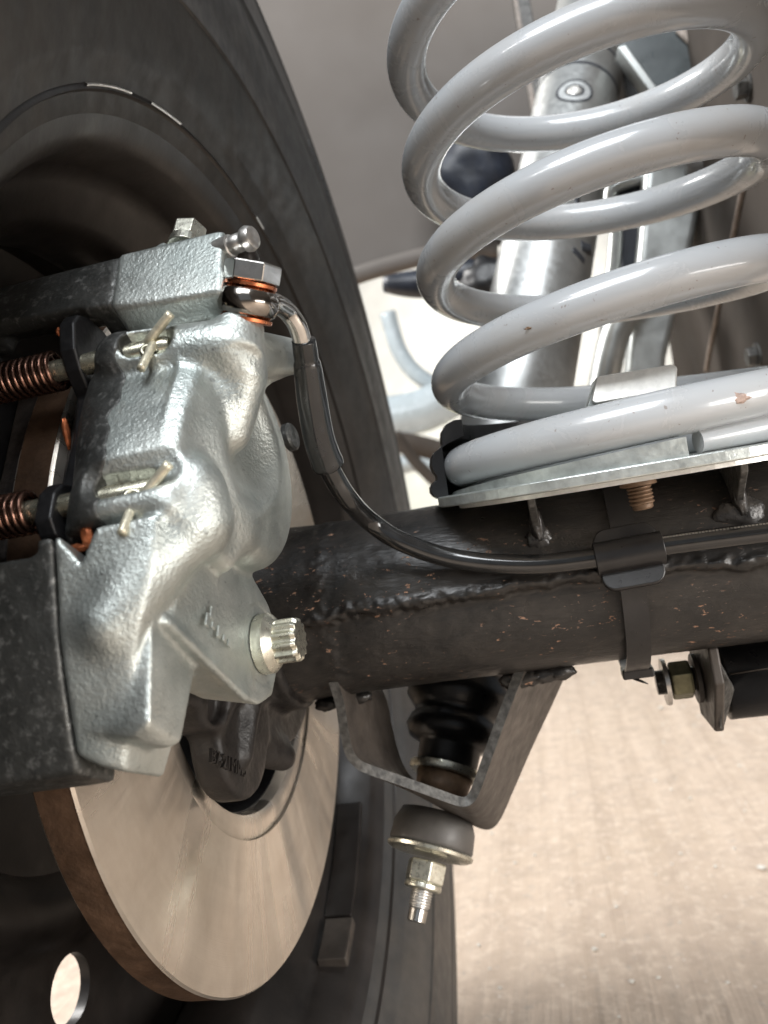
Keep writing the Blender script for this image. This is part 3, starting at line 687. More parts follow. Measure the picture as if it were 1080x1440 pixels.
cal = thing('brake_caliper', l2w(10, 150, -92), 'silver zinc-plated cast brake caliper straddling the disc, with dark machined bridges', 'brake caliper')
vv, ff = s_mesh(inboard_fn, (8, 80, -102), (78, 178, 74), 0.8)
ib = part('inboard_half', (L2W(vv), ff), M['zinc'], cal, True, label='rough silver zinc-plated casting')
def outboard_fn(P):
    lo = s_hull(P, [(19.6, 166, -41), (19.6, 156, -68), (19.6, 144, -90), (19.6, 128, -46), (19.6, 124, -93), (19.6, 141, -94), (-60, 167, -41), (-60, 157, -68), (-60, 145, -91), (-60, 128, -44), (-60, 126, -95), (-60, 142, -96)], 0.8)
    up = s_hull(P, [(25, 164.5, 36), (24.6, 164.5, 56), (25, 150, 34), (26, 150, 60), (33, 152, 65), (-60, 164, 44), (-60, 150, 44), (-60, 160, 60), (-60, 148, 72), (20, 148, 66)], 1.2)
    body = s_box(P, (-75, 100, -70), (-30, 164, 50), 5)
    d = smin(lo, smin(up, body, 3), 2)
    d = smax(d, -s_box(P, (-28, 90, -45), (15.5, 210, 38), 2.0), 1.0)
    d = smax(d, -s_cyl(P, (-18, 150, 36), (18, 151, 33), 9, 1), 2)
    return d
vv, ff = s_mesh(outboard_fn, (-80, 92, -102), (36, 172, 78), 1.0)
part('outboard_half', (L2W(vv), ff), M['dark'], cal, True, label='dark mill-scale bridges and outer half')
# machined dark strip along the pad window
vv, ff = s_mesh(abutment_fn, (12, 130, -42), (36, 170, 30), 0.5)
part('abutment_face', (L2W(vv), ff), M['dark'], cal, True, label='dark machined band beside the pads')
# mounting bolt: flange + twelve-point head
bo = l2w(46.6, 94.5, -48.5)
fb = part('mounting_bolt', lathe([(0, 0.0090), (0.0010, 0.0095), (0.0036, 0.0094), (0.0048, 0.0084), (0.006, 0.0068)], bo, (1, 0, 0), 48), M['yzinc'], cal, True, auto=35)
n12 = []
for s, q in ((0.005, 1.0), (0.0118, 1.0), (0.0132, 0.90)):
    n12.append((s, q))
def twelve(o, r):
    V, F = [], []; n = 48
    for s, q in n12:
        for k in range(n):
            a = 2*PI*k/n; rr = r*q*(1.0 if (k % 4) in (0, 1) else 0.85)
            V.append(o+np.array([s, rr*math.cos(a), rr*math.sin(a)]))
    for i in range(len(n12)-1):
        for k in range(n): k2 = (k+1) % n; F.append((i*n+k, i*n+k2, (i+1)*n+k2, (i+1)*n+k))
    F.append(tuple(range((len(n12)-1)*n, len(n12)*n))); F.append(tuple(range(n))[::-1])
    return np.array(V), F
part('bolt_head', twelve(bo, 0.0070), M['yzinc'], fb, False, bevel=0.0003)
# raised foundry marks on the lug
fm = []
for k, (px, py) in enumerate(((292, 872), (300, 880), (308, 889), (316, 898), (298, 862), (322, 905))):
    P = at(px, py, 0, 0.0472); a = nrm(at(px+8, py+9, 0, 0.0472)-P); b = np.cross(a, EX)
    fm.append(box(P, 0.0022, 0.0007, 0.0018+0.0022*random.random(), [a, EX, b]))
tag(part('foundry_mark', cat(*fm), M['zinc'], cal, False, bevel=0.0004), kind='stuff')
# small hex plug on top and the bleed nipple
TB = l2w(42.5, 156, 62.0); tax = nrm(ET+0.12*EX)
pl = part('hex_plug', cat(lathe([(0, 0.0058), (0.0035, 0.0055)], TB, tax, 32), hexa(TB+tax*0.0032, tax, 0.0098, 0.0062, ph=0.35)), M['yzinc'], cal, False, bevel=0.0004)
BN = dep(322, 347, 0.240); bx = nrm(dep(352, 335, 0.236)-BN)
part('bleed_nipple', lathe([(z*0.95, r*0.95) for z, r in ((-0.008, 0.0036), (0.001, 0.0036), (0.0013, 0.0030), (0.0045, 0.0030), (0.005, 0.0026), (0.0062, 0.0026), (0.0068, 0.0038), (0.0080, 0.0041), (0.0098, 0.0034), (0.0104, 0.0022))], BN, bx, 32), M['bare'], cal, True, auto=40)
part('bleed_boss', blob(dep(345, 362, 0.246), (0.004, 0.004, 0.005), 3.0, rough=0.1), M['rim'], cal)
part('cover_screw', lathe([(0, 0.0056), (0.0022, 0.0056), (0.003, 0.0048)], dep(404, 616, 0.315), nrm(np.array([0.9, -0.1, 0.1])), 24), M['dark'], cal, True, auto=40)
# pad pins with anti-rattle springs and split pins
def helix(a, b, R, turns, n):
    a = np.asarray(a); b = np.asarray(b); u, v, w = frame(b-a); L = np.linalg.norm(b-a)
    t = np.linspace(0, 1, n); th = 2*PI*turns*t
    return a+np.outer(t*L, w)+R*(np.outer(np.cos(th), u)+np.outer(np.sin(th), v))
PINS = ((158, 20.8, (198, 519, 0), (214, 486), (210, 478), (240, 441)), (157, -27, (171, 750, 0), (186, 712), (196, 704), (238, 652)))
for (r, t, e0, e1, e2, e3) in PINS:
    pin = part('pad_pin', lathe([(-62, 3.2), (40, 3.2), (41.5, 2.2)] and [(s*1e-3, q*1e-3) for s, q in ((-62, 3.2), (41.0, 3.2), (42.5, 2.3))], l2w(0, r, t), (1, 0, 0), 32), M['pinend'], cal, True, auto=40)
    part('pin_spring', tube(helix(l2w(-52, r, t), l2w(6.5, r, t), 0.0053, 27, 700), 0.00088, 8), M['copsteel'], pin)
    rr = r+3.5
    c0 = pr(e1[0], e1[1], rr)
    p1 = spline([pr(e0[0], e0[1], rr+3), pr((e0[0]+e1[0])/2, (e0[1]+e1[1])/2, rr+2.0), c0, pr(e1[0]+3, e1[1]-6, rr-3)], 16)
    p2 = spline([pr(e2[0]-4, e2[1]+8, rr-3), pr(e2[0], e2[1], rr), pr((e2[0]+e3[0])/2, (e2[1]+e3[1])/2, rr+2), pr(e3[0], e3[1], rr+4)], 16)
    part('split_pin', cat(tube(p1, 0.00125, 8), tube(p2, 0.00135, 8)), M['pin'], pin)
    part('split_pin_eye', tube(helix(l2w(37.5, r+3, t-3.5), l2w(37.7, r+3.4, t-3.5), 0.0020, 0.8, 20), 0.0008, 8), M['pinend'], pin)
for c_, rd, sd in ((pr(128, 692, 160), (0.0012, 0.0012, 0.0040), 1.0), (pr(124, 756, 158), (0.0018, 0.0012, 0.0030), 4.0), (pr(105, 772, 155), (0.0040, 0.0010, 0.0012), 7.0)):
    part('copper_grease', blob(c_, rd, sd), M['copgrease'], cal)

# ================================================================== BRAKE PADS
def pad(side):
    s = 1 if side > 0 else -1; x0 = 0.5 if s > 0 else -14.2
    g = thing('brake_pad', l2w(x0, 130, -30), 'black-backed inboard brake pad against the silver caliper half' if s > 0 else 'outboard brake pad beyond the disc edge', 'brake pad')
    X0, X1 = (9.8, 15.2) if s > 0 else (-27.5, -22)
    prof = [(105, -34), (128, -40), (150, -37), (158, -36.5), (161.5, -33), (161.5, -25), (159, -21), (153, -18), (151.5, 0), (153, 13), (160, 17.5), (164, 22), (166.5, 30), (165, 34.5), (160, 37.5), (152, 39), (128, 38), (105, 34)]
    part('backing_plate', extrude([l2w(X0, r, t) for r, t in prof], EX*(X1-X0)*1e-3), M['pad'], g, False, bevel=0.0010)
    F0, F1 = (0.4, 9.7) if s > 0 else (-21.9, -14.4)
    part('friction_block', extrude([l2w(F0, r, t) for r, t in ((104, -28), (128, -33), (141, -30), (141, 30), (128, 32), (104, 28))], EX*(F1-F0)*1e-3), M['friction'], g, False, bevel=0.001)
    if s > 0:
        for c_, rd, sd in ((l2w(7.6, 151.5, 2), (0.0010, 0.0012, 0.0045), 1.0), (l2w(8.0, 163, 31), (0.0010, 0.0012, 0.0014), 3.0)):
            part('copper_grease', blob(c_, rd, sd), M['copgrease'], g)
    return g
pad(1); pad(-1)

# ================================================================== BRAKE HOSE
hose = thing('brake_hose', dep(345, 450, 0.243), 'black braided brake hose with banjo fitting and shrink sleeve curving onto the axle tube', 'brake hose')
HB = dep(346, 452, 0.2360); HT = dep(356, 376, 0.2335); ha_ = nrm(HT-HB)
hl = np.linalg.norm(HT-HB)
fit = part('banjo_fitting', lathe([(0.0012, 0.0068), (0.0022, 0.0082), (0.0042, 0.0091), (0.0066, 0.0090), (0.0084, 0.0082), (0.0096, 0.0070)], HB, ha_, 48), M['polish'], hose, True)
for s in (-0.0002, 0.0097):
    part('copper_washer', lathe([(0, 0.0072), (0.0002, 0.0076), (0.0011, 0.0076), (0.0013, 0.0072)], HB+ha_*s, ha_, 48), M['copper'], hose, True, auto=40)
part('banjo_bolt', cat(hexa(HB+ha_*0.0112, ha_, 0.0145, 0.0056, ph=0.22, ch=0.06)), M['steel'], hose, False, bevel=0.0004)
cn = np.array([dep(362, 424, 0.2355), dep(385, 426, 0.2385), dep(404, 438, 0.246), dep(418, 458, 0.2495), dep(426, 484, 0.253), dep(430, 505, 0.256)])
part('steel_elbow', tube(spline(cn, 40), 0.0030, 20), M['steel'], hose)
slp = spline([dep(427, 478, 0.2525), dep(433, 520, 0.258), dep(440, 570, 0.264), dep(449, 618, 0.270), dep(463, 658, 0.276)], 60)
tt = np.linspace(0, 1, 60)
slr = np.interp(tt, [0, 0.12, 0.17, 0.2, 0.25, 0.45, 0.9, 0.95, 0.985, 1.0], [0.0038, 0.0040, 0.0039, 0.0044, 0.0046, 0.0051, 0.0054, 0.0056, 0.0055, 0.0044])
part('shrink_sleeve', tube(slp, slr, 28), M['sleeve'], hose)
HY = -0.0428
hp_ = [dep(456, 645, 0.274), dep(470, 672, 0.2785), dep(488, 700, 0.284), at(520, 733, 1, -0.0485), at(565, 762, 1, -0.0455), at(640, 786, 1, HY), at(740, 794, 1, HY+.0006), at(835, 785, 1, HY+.0006), at(930, 768, 1, HY+.0002), at(1080, 748, 1, HY), at(1250, 726, 1, HY)]
hpath = spline(hp_, 160)
hs = part('hose_tube', tube(hpath, 0.00375, 24), M['hose'], hose)
# braid showing through the clear sleeve as a fine bright line of crimps
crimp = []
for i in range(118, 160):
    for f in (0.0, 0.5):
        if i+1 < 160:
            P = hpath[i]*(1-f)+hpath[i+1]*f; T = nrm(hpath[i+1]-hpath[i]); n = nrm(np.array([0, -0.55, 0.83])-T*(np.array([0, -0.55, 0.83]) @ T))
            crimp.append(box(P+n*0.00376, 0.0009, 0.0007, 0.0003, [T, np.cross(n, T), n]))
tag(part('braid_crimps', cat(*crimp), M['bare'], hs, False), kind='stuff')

# ================================================================== HOSE CLIP AND ZIP TIE
clip = thing('hose_clip', at(884, 825, 1, -0.045), 'black moulded clip saddle holding the brake hose on the axle tube', 'hose clip')
CT = nrm(at(932, 765, 1, HY)-at(836, 783, 1, HY)); CN = nrm(np.array([0, -0.92, 0.36])-CT*(np.array([0, -0.92, 0.36]) @ CT)); CU = np.cross(CN, CT)
if CU[2] < 0: CU = -CU
cc = at(884, 777, 1, HY)
def rrect(w, h, r, n=6):
    P = []
    for cx, cy, a0 in ((w/2-r, h/2-r, 0), (-w/2+r, h/2-r, PI/2), (-w/2+r, -h/2+r, PI), (w/2-r, -h/2+r, 1.5*PI)):
        for k in range(n+1): a = a0+PI/2*k/n; P.append((cx+r*math.cos(a), cy+r*math.sin(a)))
    return P
wc = np.linalg.norm(at(932, 765, 1, HY)-at(836, 783, 1, HY))
CN2 = nrm(np.array([0, -0.97, 0.24])); pc = cc-CN*0.0042-CU*0.0008
part('saddle_plate', extrude([pc+CT*a*0.93+CU*b for a, b in rrect(wc, 0.0235, 0.005)], CN*0.0030), M['nylon'], clip, False, bevel=0.0008)
sad = []
for i in range(2):
    sad.append([])
arcp = [(-0.0062, -0.0020), (-0.0058, 0.0006), (-0.0049, 0.0030), (-0.0030, 0.0046), (0.0, 0.0052), (0.0030, 0.0046), (0.0049, 0.0030), (0.0056, 0.0010), (0.0060, -0.0020)]
part('saddle_band', extrude([cc-CT*wc/2+CU*u+CN*v for u, v in arcp], CT*wc), M['nylon'], clip, True, bevel=0.0004, auto=35)
tie = thing('zip_tie', on_tube(890, 940, 0.038), 'flat black zip tie strap wrapped around the axle tube at the hose clip', 'zip tie')
path, offs = [], []
for i in range(61):
    a = math.radians(112-i*(112+104)/60)
    xa = on_tube(868, 700, 0.0394)[0]; xb = on_tube(891, 930, 0.0394)[0]
    xm = xa+(xb-xa)*(i/60)+0.0008
    rr = 0.0396+0.0012*math.exp(-((a-0.33)/0.25)**2)
    nn = np.array([0, -math.cos(a), math.sin(a)])
    path.append((np.array([xm-0.0045, 0, 0])+nn*rr, np.array([xm+0.0045, 0, 0])+nn*rr)); offs.append(nn*0.0013)
part('strap', strip_solid(path, offs), M['nylon'], tie, True, auto=40)
q = on_tube(893, 938, 0.0385)
part('buckle', box(np.array([q[0]+0.001, -0.004, -0.0415]), 0.0125, 0.009, 0.0040), M['nylon'], tie, False, bevel=0.0008)
part('strap_tail', tube([(q[0]-0.001, -0.006, -0.0435), (q[0]+0.002, -0.008, -0.0448), (q[0]+0.004, -0.009, -0.0457)], [0.0007, 0.0005, 0.0002], 6), M['nylon'], tie)

# ================================================================== COIL SPRING AND ITS SEAT
WR = 0.0081; RS = 0.0668
spring = None
th0, th1 = math.radians(-76), math.radians(-90+360*5.2)
zk_t = [-76, -20, 90, 180, 270, 300, 345, 450, 630, 990, 1350, 1710, 1900]
zk_z = [0.0466, 0.0484, 0.0506, 0.0525, 0.0568, 0.0584, 0.0616, 0.0752, 0.0990, 0.1425, 0.1860, 0.230, 0.252]
def spring_path(n=520):
    out = []
    for i in range(n):
        th = th0+(th1-th0)*i/(n-1); d = math.degrees(th)
        z = float(np.interp(d, zk_t, zk_z))
        out.append((z, th))
    z = np.array([o[0] for o in out]); k = np.ones(25)/25; zp = np.pad(z, 12, mode='edge'); z2 = np.convolve(zp, k, 'valid'); z2[:12] = z[:12]
    P = []
    for (zz, th), zs in zip(out, z2):
        cx = 0.1755+0.030*(zs-0.05); cy = 0.0
        P.append((cx+RS*math.cos(th), cy+RS*math.sin(th), zs))
    return np.array(P)
sp = spring_path()
spring = part('coil_spring', tube(sp, np.interp(np.degrees(np.linspace(th0, th1, len(sp))), [-76, -20, 80, 9999], [0.0039, 0.0058, WR, WR]), 32), M['spring'], None, True, auto=50, loc=(0.1755, 0, 0.0425))
tag(spring, 'glossy grey painted coil spring standing on the zinc seat plate', 'coil spring')
def coil_spot(px, py, lo, hi):                           # surface point of the coil facing the camera near a pixel
    dg_ = np.degrees(np.linspace(th0, th1, len(sp))); best = None
    for i in range(1, len(sp)-1):
        if lo < dg_[i] < hi:
            T = nrm(sp[i+1]-sp[i-1]); v = CAM-sp[i]; n = nrm(v-T*(v @ T)); d = CM @ (sp[i]+n*WR-CAM)
            e = abs(540+FPX*d[0]/d[2]-px)
            if best is None or e < best[0]: best = (e, sp[i]+n*(WR-0.0002))
    return best[1]
part('scuff', blob(coil_spot(1046, 542, 270, 340), (0.0032, 0.0004, 0.0017), 3.0, rough=0.6), M['scuff'], spring)
part('scuff', blob(coil_spot(752, 452, 600, 660), (0.0018, 0.0003, 0.0005), 6.0, rough=0.8), M['rustbush'], spring)
seat = thing('spring_plate', (0.176, 0, 0.0375), 'zinc-plated spring seat plate with bright retaining tab, under the coil spring', 'spring plate')
def plate_poly(rx, ry, n=72):
    P = []
    for k in range(n):
        a = 2*PI*k/n; c, s = math.cos(a), math.sin(a); e = 2.6
        P.append((0.1765+rx*math.copysign(abs(c)**(2/e), c), ry*math.copysign(abs(s)**(2/e), s)))
    return P
part('seat_plate', extrude([(x, y, 0.0385) for x, y in plate_poly(0.079, 0.076)], (0, 0, 0.0040)), M['plate'], seat, False, bevel=0.0006)
part('lower_shim', extrude([(x, y, 0.0368) for x, y in plate_poly(0.071, 0.068)], (0, 0, 0.0017)), M['bright'], seat, False)
# helical ramp the first coil rests on
rp_a, rp_o = [], []
for i in range(40):
    a = math.radians(150+i*128/39); rz = 0.0425+0.0062*max(0, (i-8)/31)
    for_ = np.array([math.cos(a), math.sin(a), 0])
    c0 = np.array([0.1765, 0, 0])
    rp_a.append((c0+for_*0.0600+np.array([0, 0, 0.0425]), c0+for_*0.0735+np.array([0, 0, 0.0425]))); rp_o.append(np.array([0, 0, max(0.0004, rz-0.0425)]))
part('helical_ramp', strip_solid(rp_a, rp_o), M['plate'], seat, True, auto=40)
# bright tab over the coil
TY = -0.052
def tp(x, y, dy=0.0): return at(x, y, 1, TY+0.10*max(0, 560-y)*1e-3)+np.array([0, dy, 0])
part('retaining_tab', extrude([tp(838, 532), tp(842, 529), tp(946, 512), tp(953, 516), tp(952, 545), tp(948, 549), tp(838, 568), tp(832, 564)], np.array([0, 0.020, 0.0008])), M['bright'], seat, False, bevel=0.0008)
part('tab_leg', extrude([tp(836, 540, 0.003), tp(826, 572, 0.003), tp(826, 600, 0.003), tp(850, 600, 0.003), tp(850, 560, 0.003)], np.array([0, 0.016, 0])), M['plate'], seat, False, bevel=0.0005)
sbp = at(893, 655, 1, -0.058)
part('stud_thread', cat(lathe([(0, 0.0060), (0.0014, 0.0062), (0.0018, 0.0045)], (sbp[0], -0.058, 0.0368), (0, 0, -1), 24), thread((sbp[0], -0.058, 0.0350), (0.05, 0, -1), 0.0042, 0.0075, 0.0013)), M['rustbush'], seat, True, auto=30)
def arc_sweep(prof, o, a0, a1, n=48):                     # closed profile (z, r) swept part-way round a vertical axis
    m = len(prof); V, F = [], []
    for i in range(n+1):
        a = a0+(a1-a0)*i/n
        for z, r in prof: V.append((o[0]+r*math.cos(a), o[1]+r*math.sin(a), o[2]+z))
    for i in range(n):
        for k in range(m): F.append((i*m+k, i*m+(k+1) % m, (i+1)*m+(k+1) % m, (i+1)*m+k))
    F += [tuple(range(m))[::-1], tuple(n*m+k for k in range(m))]
    return np.array(V), F
iso = [(-0.001, 0.0765), (-0.001, 0.0806), (0.0003, 0.0822), (0.002, 0.0830), (0.004, 0.0828), (0.0056, 0.0815), (0.0065, 0.0798), (0.008, 0.0796), (0.010, 0.0806), (0.013, 0.0812), (0.0155, 0.0806), (0.0178, 0.0788), (0.0192, 0.0762), (0.0205, 0.0752), (0.0225, 0.0752), (0.0255, 0.0745), (0.0280, 0.0725), (0.0292, 0.0690), (0.0290, 0.0660), (0.0225, 0.0660), (0.0202, 0.0735), (0.0190, 0.0758)]
isolator = part('spring_isolator', arc_sweep(iso, (0.1765, 0.001, 0.0430), math.radians(55), math.radians(196)), M['rubber'], None, True, auto=40, loc=(0.1765, 0.06, 0.0420))
tag(isolator, 'black ribbed rubber isolator behind the lowest spring coil', 'isolator')

# ================================================================== SHOCK ABSORBER
sk = thing('shock_absorber', SB-SA*0.03, 'silver shock absorber leaning behind the spring, its stud through the axle bracket', 'shock absorber')
def sproj(px, py):                                       # axial station on the shock axis nearest a pixel
    d = ray(px, py); d = d/np.linalg.norm(d); w = SB-CAM
    b = SA @ d; return (b*(d @ w)-SA @ w)/(1-b*b)
s_top = sproj(830, 20)+0.12
s_low = sproj(690, 790)
BR = 0.0325
part('body_tube', lathe([(s_low-0.004, BR*0.80), (s_low, BR), (sproj(743, 388), BR), (sproj(743, 388)+0.0004, BR*1.004), (s_top, BR*1.004)], SB, SA, 96), M['shock'], sk, True, auto=30)
# printed bands and round emblem on the tube
def band(s0, s1, lift=1.010):
    return loop_lathe([(s0, BR*lift), (s1, BR*lift), (s1, BR*(lift-0.006)), (s0, BR*(lift-0.006))], SB, SA, 96)
se = sproj(814, 128)
part('printed_band', band(se+0.0125, se+0.0155), M['ink'], sk, True, auto=30)
part('printed_band', band(se-0.0160, se-0.0125), M['ink'], sk, True, auto=30)
def on_body(px, py, lift=1.012):
    d = ray(px, py); w = CAM-SB; d2 = d-SA*(d @ SA); w2 = w-SA*(w @ SA); a = d2 @ d2; b = d2 @ w2; c = w2 @ w2-(BR*lift)**2
    q_ = b*b-a*c; return CAM+d*((-b-math.sqrt(max(q_, 0)))/a)
ec = on_body(808, 127); en = ec-SB; en = nrm(en-SA*(en @ SA)); eu = np.cross(SA, en)
def emblem_ring(r0, r1, lift0, a0=0, a1=2*PI, n=40):
    V, F = [], []; es = (ec-SB) @ SA
    base = SB+SA*es
    for i in range(n+1):
        a = a0+(a1-a0)*i/n
        for r in (r0, r1):
            y, x = r*math.sin(a), r*math.cos(a); ph = x/BR
            nn = en*math.cos(ph)+eu*math.sin(ph)
            V += [base+SA*y+nn*BR*(lift0-0.008), base+SA*y+nn*BR*lift0]
    for i in range(n):
        k = i*4; F += [(k+1, k+3, k+7, k+5), (k, k+4, k+6, k+2), (k, k+1, k+5, k+4), (k+2, k+6, k+7, k+3)]
    return np.array(V), F
emb = part('emblem', emblem_ring(0.0070, 0.0118, 1.014), M['decal'], sk, True, auto=40)
part('emblem_ring', emblem_ring(0.0118, 0.0138, 1.016), M['ink'], emb, True, auto=40)
part('emblem_ring', emblem_ring(0.0052, 0.0072, 1.018), M['ink'], emb, True, auto=40)
part('emblem_centre', emblem_ring(0.0002, 0.0052, 1.020), M['bright'], emb, True)
def stroke(px_pts, w, lift=1.012):
    pts = [on_body(*p, lift) for p in px_pts]; P = spline(pts, 14); pa_, of_ = [], []
    for i in range(len(P)):
        t = P[min(i+1, 13)]-P[max(i-1, 0)]; n = P[i]-SB; n = nrm(n-SA*(n @ SA)); u = nrm(np.cross(n, t))
        pa_.append((P[i]-u*w/2, P[i]+u*w/2)); of_.append(-n*0.0004)
    return strip_solid(pa_, of_)
part('printed_script', cat(stroke([(815, 255), (812, 285), (822, 310)], 0.004), stroke([(806, 306), (815, 290), (826, 306)], 0.0035), stroke([(826, 262), (838, 290), (832, 312)], 0.004), stroke([(806, 350), (816, 360), (822, 368)], 0.005), stroke([(818, 345), (826, 350), (832, 352)], 0.008)), M['ink'], sk, True)
# lower boot, washers, bush, nut and stud on the same axis
sw = sproj(606, 1082)
part('dust_boot', lathe([(sw+0.0025, 0.0138), (sw+0.0035, 0.0150), (sw+0.012, 0.0154), (sw+0.0135, 0.0170), (sw+0.0150, 0.0215), (sw+0.020, 0.0240), (sw+0.025, 0.0225), (sw+0.0275, 0.0205), (sw+0.030, 0.0225), (sw+0.035, 0.0270), (sw+0.041, 0.0272), (sw+0.046, 0.0240), (sw+0.050, 0.0255), (sw+0.056, 0.028), (sw+0.10, 0.029)], SB, SA, 64), M['rubber'], sk)
part('washer', lathe([(sw-0.0012, 0.0170), (sw, 0.0180), (sw+0.0024, 0.0180)], SB, SA, 64), M['yzinc'], sk, True, auto=40)
part('upper_bush', lathe([(sw-0.012, 0.0120), (sw-0.001, 0.0140)], SB, SA, 48), M['rustbush'], sk)
s2 = sproj(600, 1198)
part('lower_bush', lathe([(s2+0.0015, 0.0190), (s2+0.0035, 0.0200), (s2+0.012, 0.0194), (s2+0.0175, 0.0170)], SB, SA, 64), M['bush'], sk)
part('washer', lathe([(s2-0.0014, 0.0120), (s2-0.0012, 0.0180), (s2-0.0002, 0.0202), (s2+0.0012, 0.0206), (s2+0.0018, 0.0200)], SB, SA, 64), M['yzinc'], sk, True, auto=40)
s3 = sproj(596, 1208); s4 = sproj(588, 1250)
part('nut', cat(hexa(SB+SA*(s4+0.003), SA, 0.0162, (s3-s4)-0.0035, ph=0.30, ch=0.07), lathe([(0, 0.0078), (0.0006, 0.0086), (0.0026, 0.0086), (0.0032, 0.0078)], SB+SA*s4, SA, 40)), M['yzinc'], sk, False, bevel=0.0004)
s5 = sproj(580, 1296)
part('stud', thread(SB+SA*(s4+0.001), -SA, 0.0050, (s4-s5)*0.62, 0.0012), M['bare'], sk, True, auto=30)
part('stud_tip', lathe([(0, 0.0043), ((s4-s5)*0.36, 0.0042), ((s4-s5)*0.40, 0.0034)], SB+SA*(s4-(s4-s5)*0.60), -SA, 32), M['steel'], sk, True, auto=40)

# ================================================================== BODYWORK AND BACKGROUND
arch = thing('wheel_arch', (0.0, 0.62, 0.2), 'matt grey-brown inner wheel arch panel behind the tyre and spring', 'wheel arch')
AY = 0.56
def panel(pix, y, thick): return extrude([at(px, py, 1, y) for px, py in pix], (0, thick, 0))
part('arch_panel', panel([(250, -500), (900, -500), (905, 150), (760, 330), (700, 345), (620, 352), (560, 366), (500, 384), (400, 420), (250, 500)], AY, 0.004), M['arch'], arch, False)
lip = spline([at(400, 422, 1, AY-0.01), at(500, 388, 1, AY-0.01), at(560, 370, 1, AY-0.01), at(620, 356, 1, AY-0.01), at(700, 349, 1, AY-0.01)], 30)
part('arch_lip', tube(lip, 0.010, 12), M['arch'], arch)
part('panel_return', extrude([at(718, -40, 1, 0.42), at(738, -40, 1, 0.42), at(780, 190, 1, 0.42), at(756, 185, 1, 0.42)], (0, 0.05, 0)), M['edge'], arch, False, bevel=0.001)
part('panel_flange', extrude([at(716, -40, 1, 0.415), at(721, -40, 1, 0.415), at(760, 186, 1, 0.415), at(752, 184, 1, 0.415)], (0, 0.004, 0)), M['seam'], arch, False)
bs = thing('bump_stop', at(655, 300, 1, 0.5), 'blurred blue-black rubber bump stop on the wheel arch behind the spring', 'bump stop')
part('stop_body', blob(at(655, 240, 1, 0.50), (0.048, 0.03, 0.046), 2.0), M['navy'], bs)
part('stop_body', blob(at(600, 225, 1, 0.53), (0.012, 0.012, 0.03), 5.0), M['navy'], bs)
hb = thing('hose_bracket', at(640, 400, 1, 0.48), 'dark blurred bracket below the wheel arch lip behind the spring', 'bracket')
part('bracket_arm', tube(spline([at(540, 400, 1, 0.47), at(600, 398, 1, 0.47), at(660, 385, 1, 0.47), at(720, 400, 1, 0.47)], 20), 0.016*np.sin(np.linspace(0.25, PI-0.25, 20))**0.5, 12), M['navy'], hb)
part('bracket_pad', blob(at(690, 395, 1, 0.46), (0.03, 0.02, 0.024), 3.0), M['pad'], hb)

rail = thing('chassis_rail', (0.33, 0.05, 0.1), 'grey-brown box-section chassis rail with a sealer seam beside the spring', 'chassis rail')
RX = 0.30
def atx(px, py, X=RX): return at(px, py, 0, X)
yb = atx(930, 420)[1]
part('rail_body', box((RX+0.045, (yb-0.5)/2+0.0, 0.30), 0.09, yb+0.5, 0.42), M['rail'], rail, False, bevel=0.004)
sl = [atx(1062, 200), atx(1048, 260), atx(1025, 370), atx(1002, 480), atx(995, 520)]
part('sealer_seam', tube(spline([p+np.array([-0.001, 0, 0]) for p in sl], 24), 0.0022, 8), M['seam'], rail)
part('weld_seam', cat(*[blob(atx(1020+k*9, 178-(k % 3)*2, RX-0.001), (0.003, 0.006, 0.004), k*1.3) for k in range(8)]), M['rail'], rail)
for px, py in ((1052, 120), (1068, 205), (1066, 500)):
    P = atx(px, py); part('rail_bolt', cat(lathe([(0, 0.009), (0.0015, 0.009)], P, (-1, 0, 0), 20), hexa(P+np.array([-0.0015, 0, 0]), (-1, 0, 0), 0.012, 0.006)), M['edge'], rail, False)
tw = thing('shock_turret', (0.27, 0.30, 0.2), 'dark grey-green painted turret plate beside the shock absorber top', 'bracket')
part('turret_plate', extrude([at(868, 66, 1, 0.30), at(905, 20, 1, 0.30), at(1010, -60, 1, 0.30), at(1085, -60, 1, 0.30), at(1085, 120, 1, 0.30), at(1000, 170, 1, 0.30), at(945, 160, 1, 0.30)], (0, 0.01, 0)), M['teal'], tw, False, bevel=0.002)
part('turret_fold', extrude([at(868, 66, 1, 0.29), at(880, 62, 1, 0.29), at(950, 158, 1, 0.29), at(938, 162, 1, 0.29)], (0, 0.02, 0)), M['galv'], tw, False, bevel=0.001)
part('turret_seam', tube([at(955, 40, 1, 0.298), at(985, 70, 1, 0.298), at(1012, 92, 1, 0.298)], 0.0035, 8), M['seam'], tw)
part('turret_dark_plate', extrude([at(868, 66, 1, 0.43), at(935, 30, 1, 0.43), at(950, 160, 1, 0.43), at(912, 190, 1, 0.43), at(880, 130, 1, 0.43)], (0, 0.01, 0)), M['pad'], tw, False)  # dark bracket plate right of the shock top
st_ = thing('galvanised_stay', (0.33, 0.33, 0.0), 'blurred bright galvanised stay standing behind the spring beside the rail', 'stay')
part('stay_plate', extrude([at(908, 225, 1, 0.34), at(1000, 215, 1, 0.34), at(978, 330, 1, 0.34), at(938, 500, 1, 0.34), at(925, 640, 1, 0.34), at(870, 640, 1, 0.34), at(885, 480, 1, 0.34), at(900, 330, 1, 0.34)], (0, 0.03, 0)), M['galv'], st_, False, bevel=0.006, seg=3)
part('stay_bolt', lathe([(0, 0.012), (0.02, 0.012)], at(985, 238, 1, 0.33), (0, -1, 0), 20), M['bush'], st_)
part('stay_foot', tube(spline([at(845, 560, 1, 0.33), at(862, 480, 1, 0.33), at(880, 440, 1, 0.33), at(900, 400, 1, 0.33)], 20), 0.012, 12), M['galv'], st_)
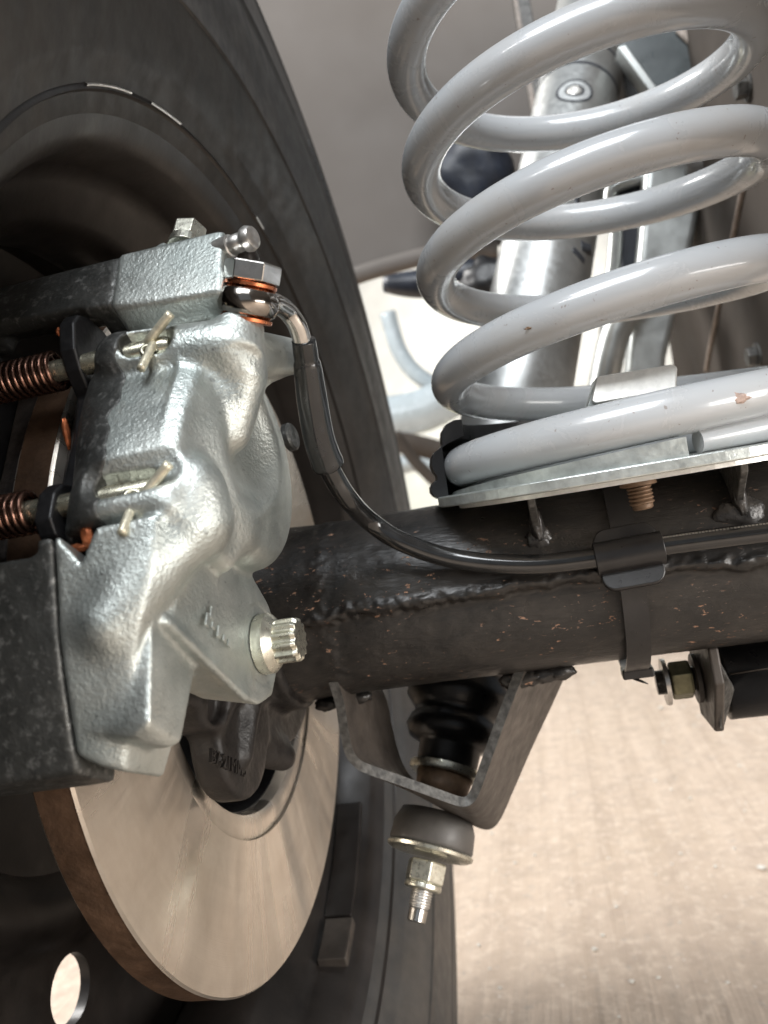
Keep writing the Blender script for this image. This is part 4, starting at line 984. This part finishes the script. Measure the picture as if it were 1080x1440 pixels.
bb = thing('fuel_hose_guard', (0.30, 0.36, 0.1), 'blurred dark blue guard between the shock tube and the galvanised stay', 'guard')
part('guard_body', extrude([at(858, 262, 1, 0.37), at(918, 250, 1, 0.37), at(908, 330, 1, 0.37), at(894, 400, 1, 0.37), at(880, 400, 1, 0.37), at(866, 330, 1, 0.37)], (0, 0.02, 0)), M['navy'], bb, False, bevel=0.004)
part('guard_edge', tube(spline([at(852, 470, 1, 0.365), at(866, 330, 1, 0.365), at(858, 285, 1, 0.365), at(866, 262, 1, 0.365), at(920, 246, 1, 0.365)], 30), 0.006, 10), M['galv'], bb)

# things out in the yard, far behind: another vehicle's wheel and bumper, an added backdrop wall, grass
van = thing('parked_vehicle', (-0.25, 1.6, FZ), 'pale blue vehicle parked in the yard, blurred beyond the axle', 'vehicle')
YB = 1.5
ring = spline([at(500, 600, 1, YB), at(545, 588, 1, YB), at(600, 575, 1, YB), at(650, 545, 1, YB), at(690, 500, 1, YB), at(720, 440, 1, YB)], 40)
part('bumper', tube(ring, 0.050, 16), M['paleblue'], van)
part('grab_bar', tube(spline([at(545, 440, 1, YB+.1), at(560, 490, 1, YB+.1), at(585, 525, 1, YB+.1), at(625, 550, 1, YB+.1)], 24), 0.020, 12), M['paleblue'], van)
part('sill', tube(spline([at(480, 625, 1, YB-.2), at(560, 622, 1, YB-.2), at(640, 640, 1, YB-.2), at(700, 650, 1, YB-.2)], 24), 0.022, 12), M['rail'], van)
part('spring_leaf', tube(spline([at(555, 610, 1, YB-.3), at(585, 650, 1, YB-.3), at(625, 690, 1, YB-.3)], 12), 0.012, 10), M['rail'], van)
part('step_plate', tube(spline([at(560, 655, 1, YB), at(585, 650, 1, YB), at(615, 660, 1, YB)], 12), 0.022, 12), M['paleblue'], van)
yw = thing('backdrop_wall', (0, 3.6, FZ), 'white backdrop wall added to brighten the gap, blurred beyond the vehicle', 'wall')  # wall put in to make the gap beyond the axle bright
part('wall_panel', box((-0.2, 3.65, 0.6), 3.4, 0.1, 1.94), M['yard'], yw, False, bevel=0.01)
vg = flat('verge', -1.4, 0.1, 2.9, 3.5, FZ+0.004, M['grass']); tag(vg, kind='structure')
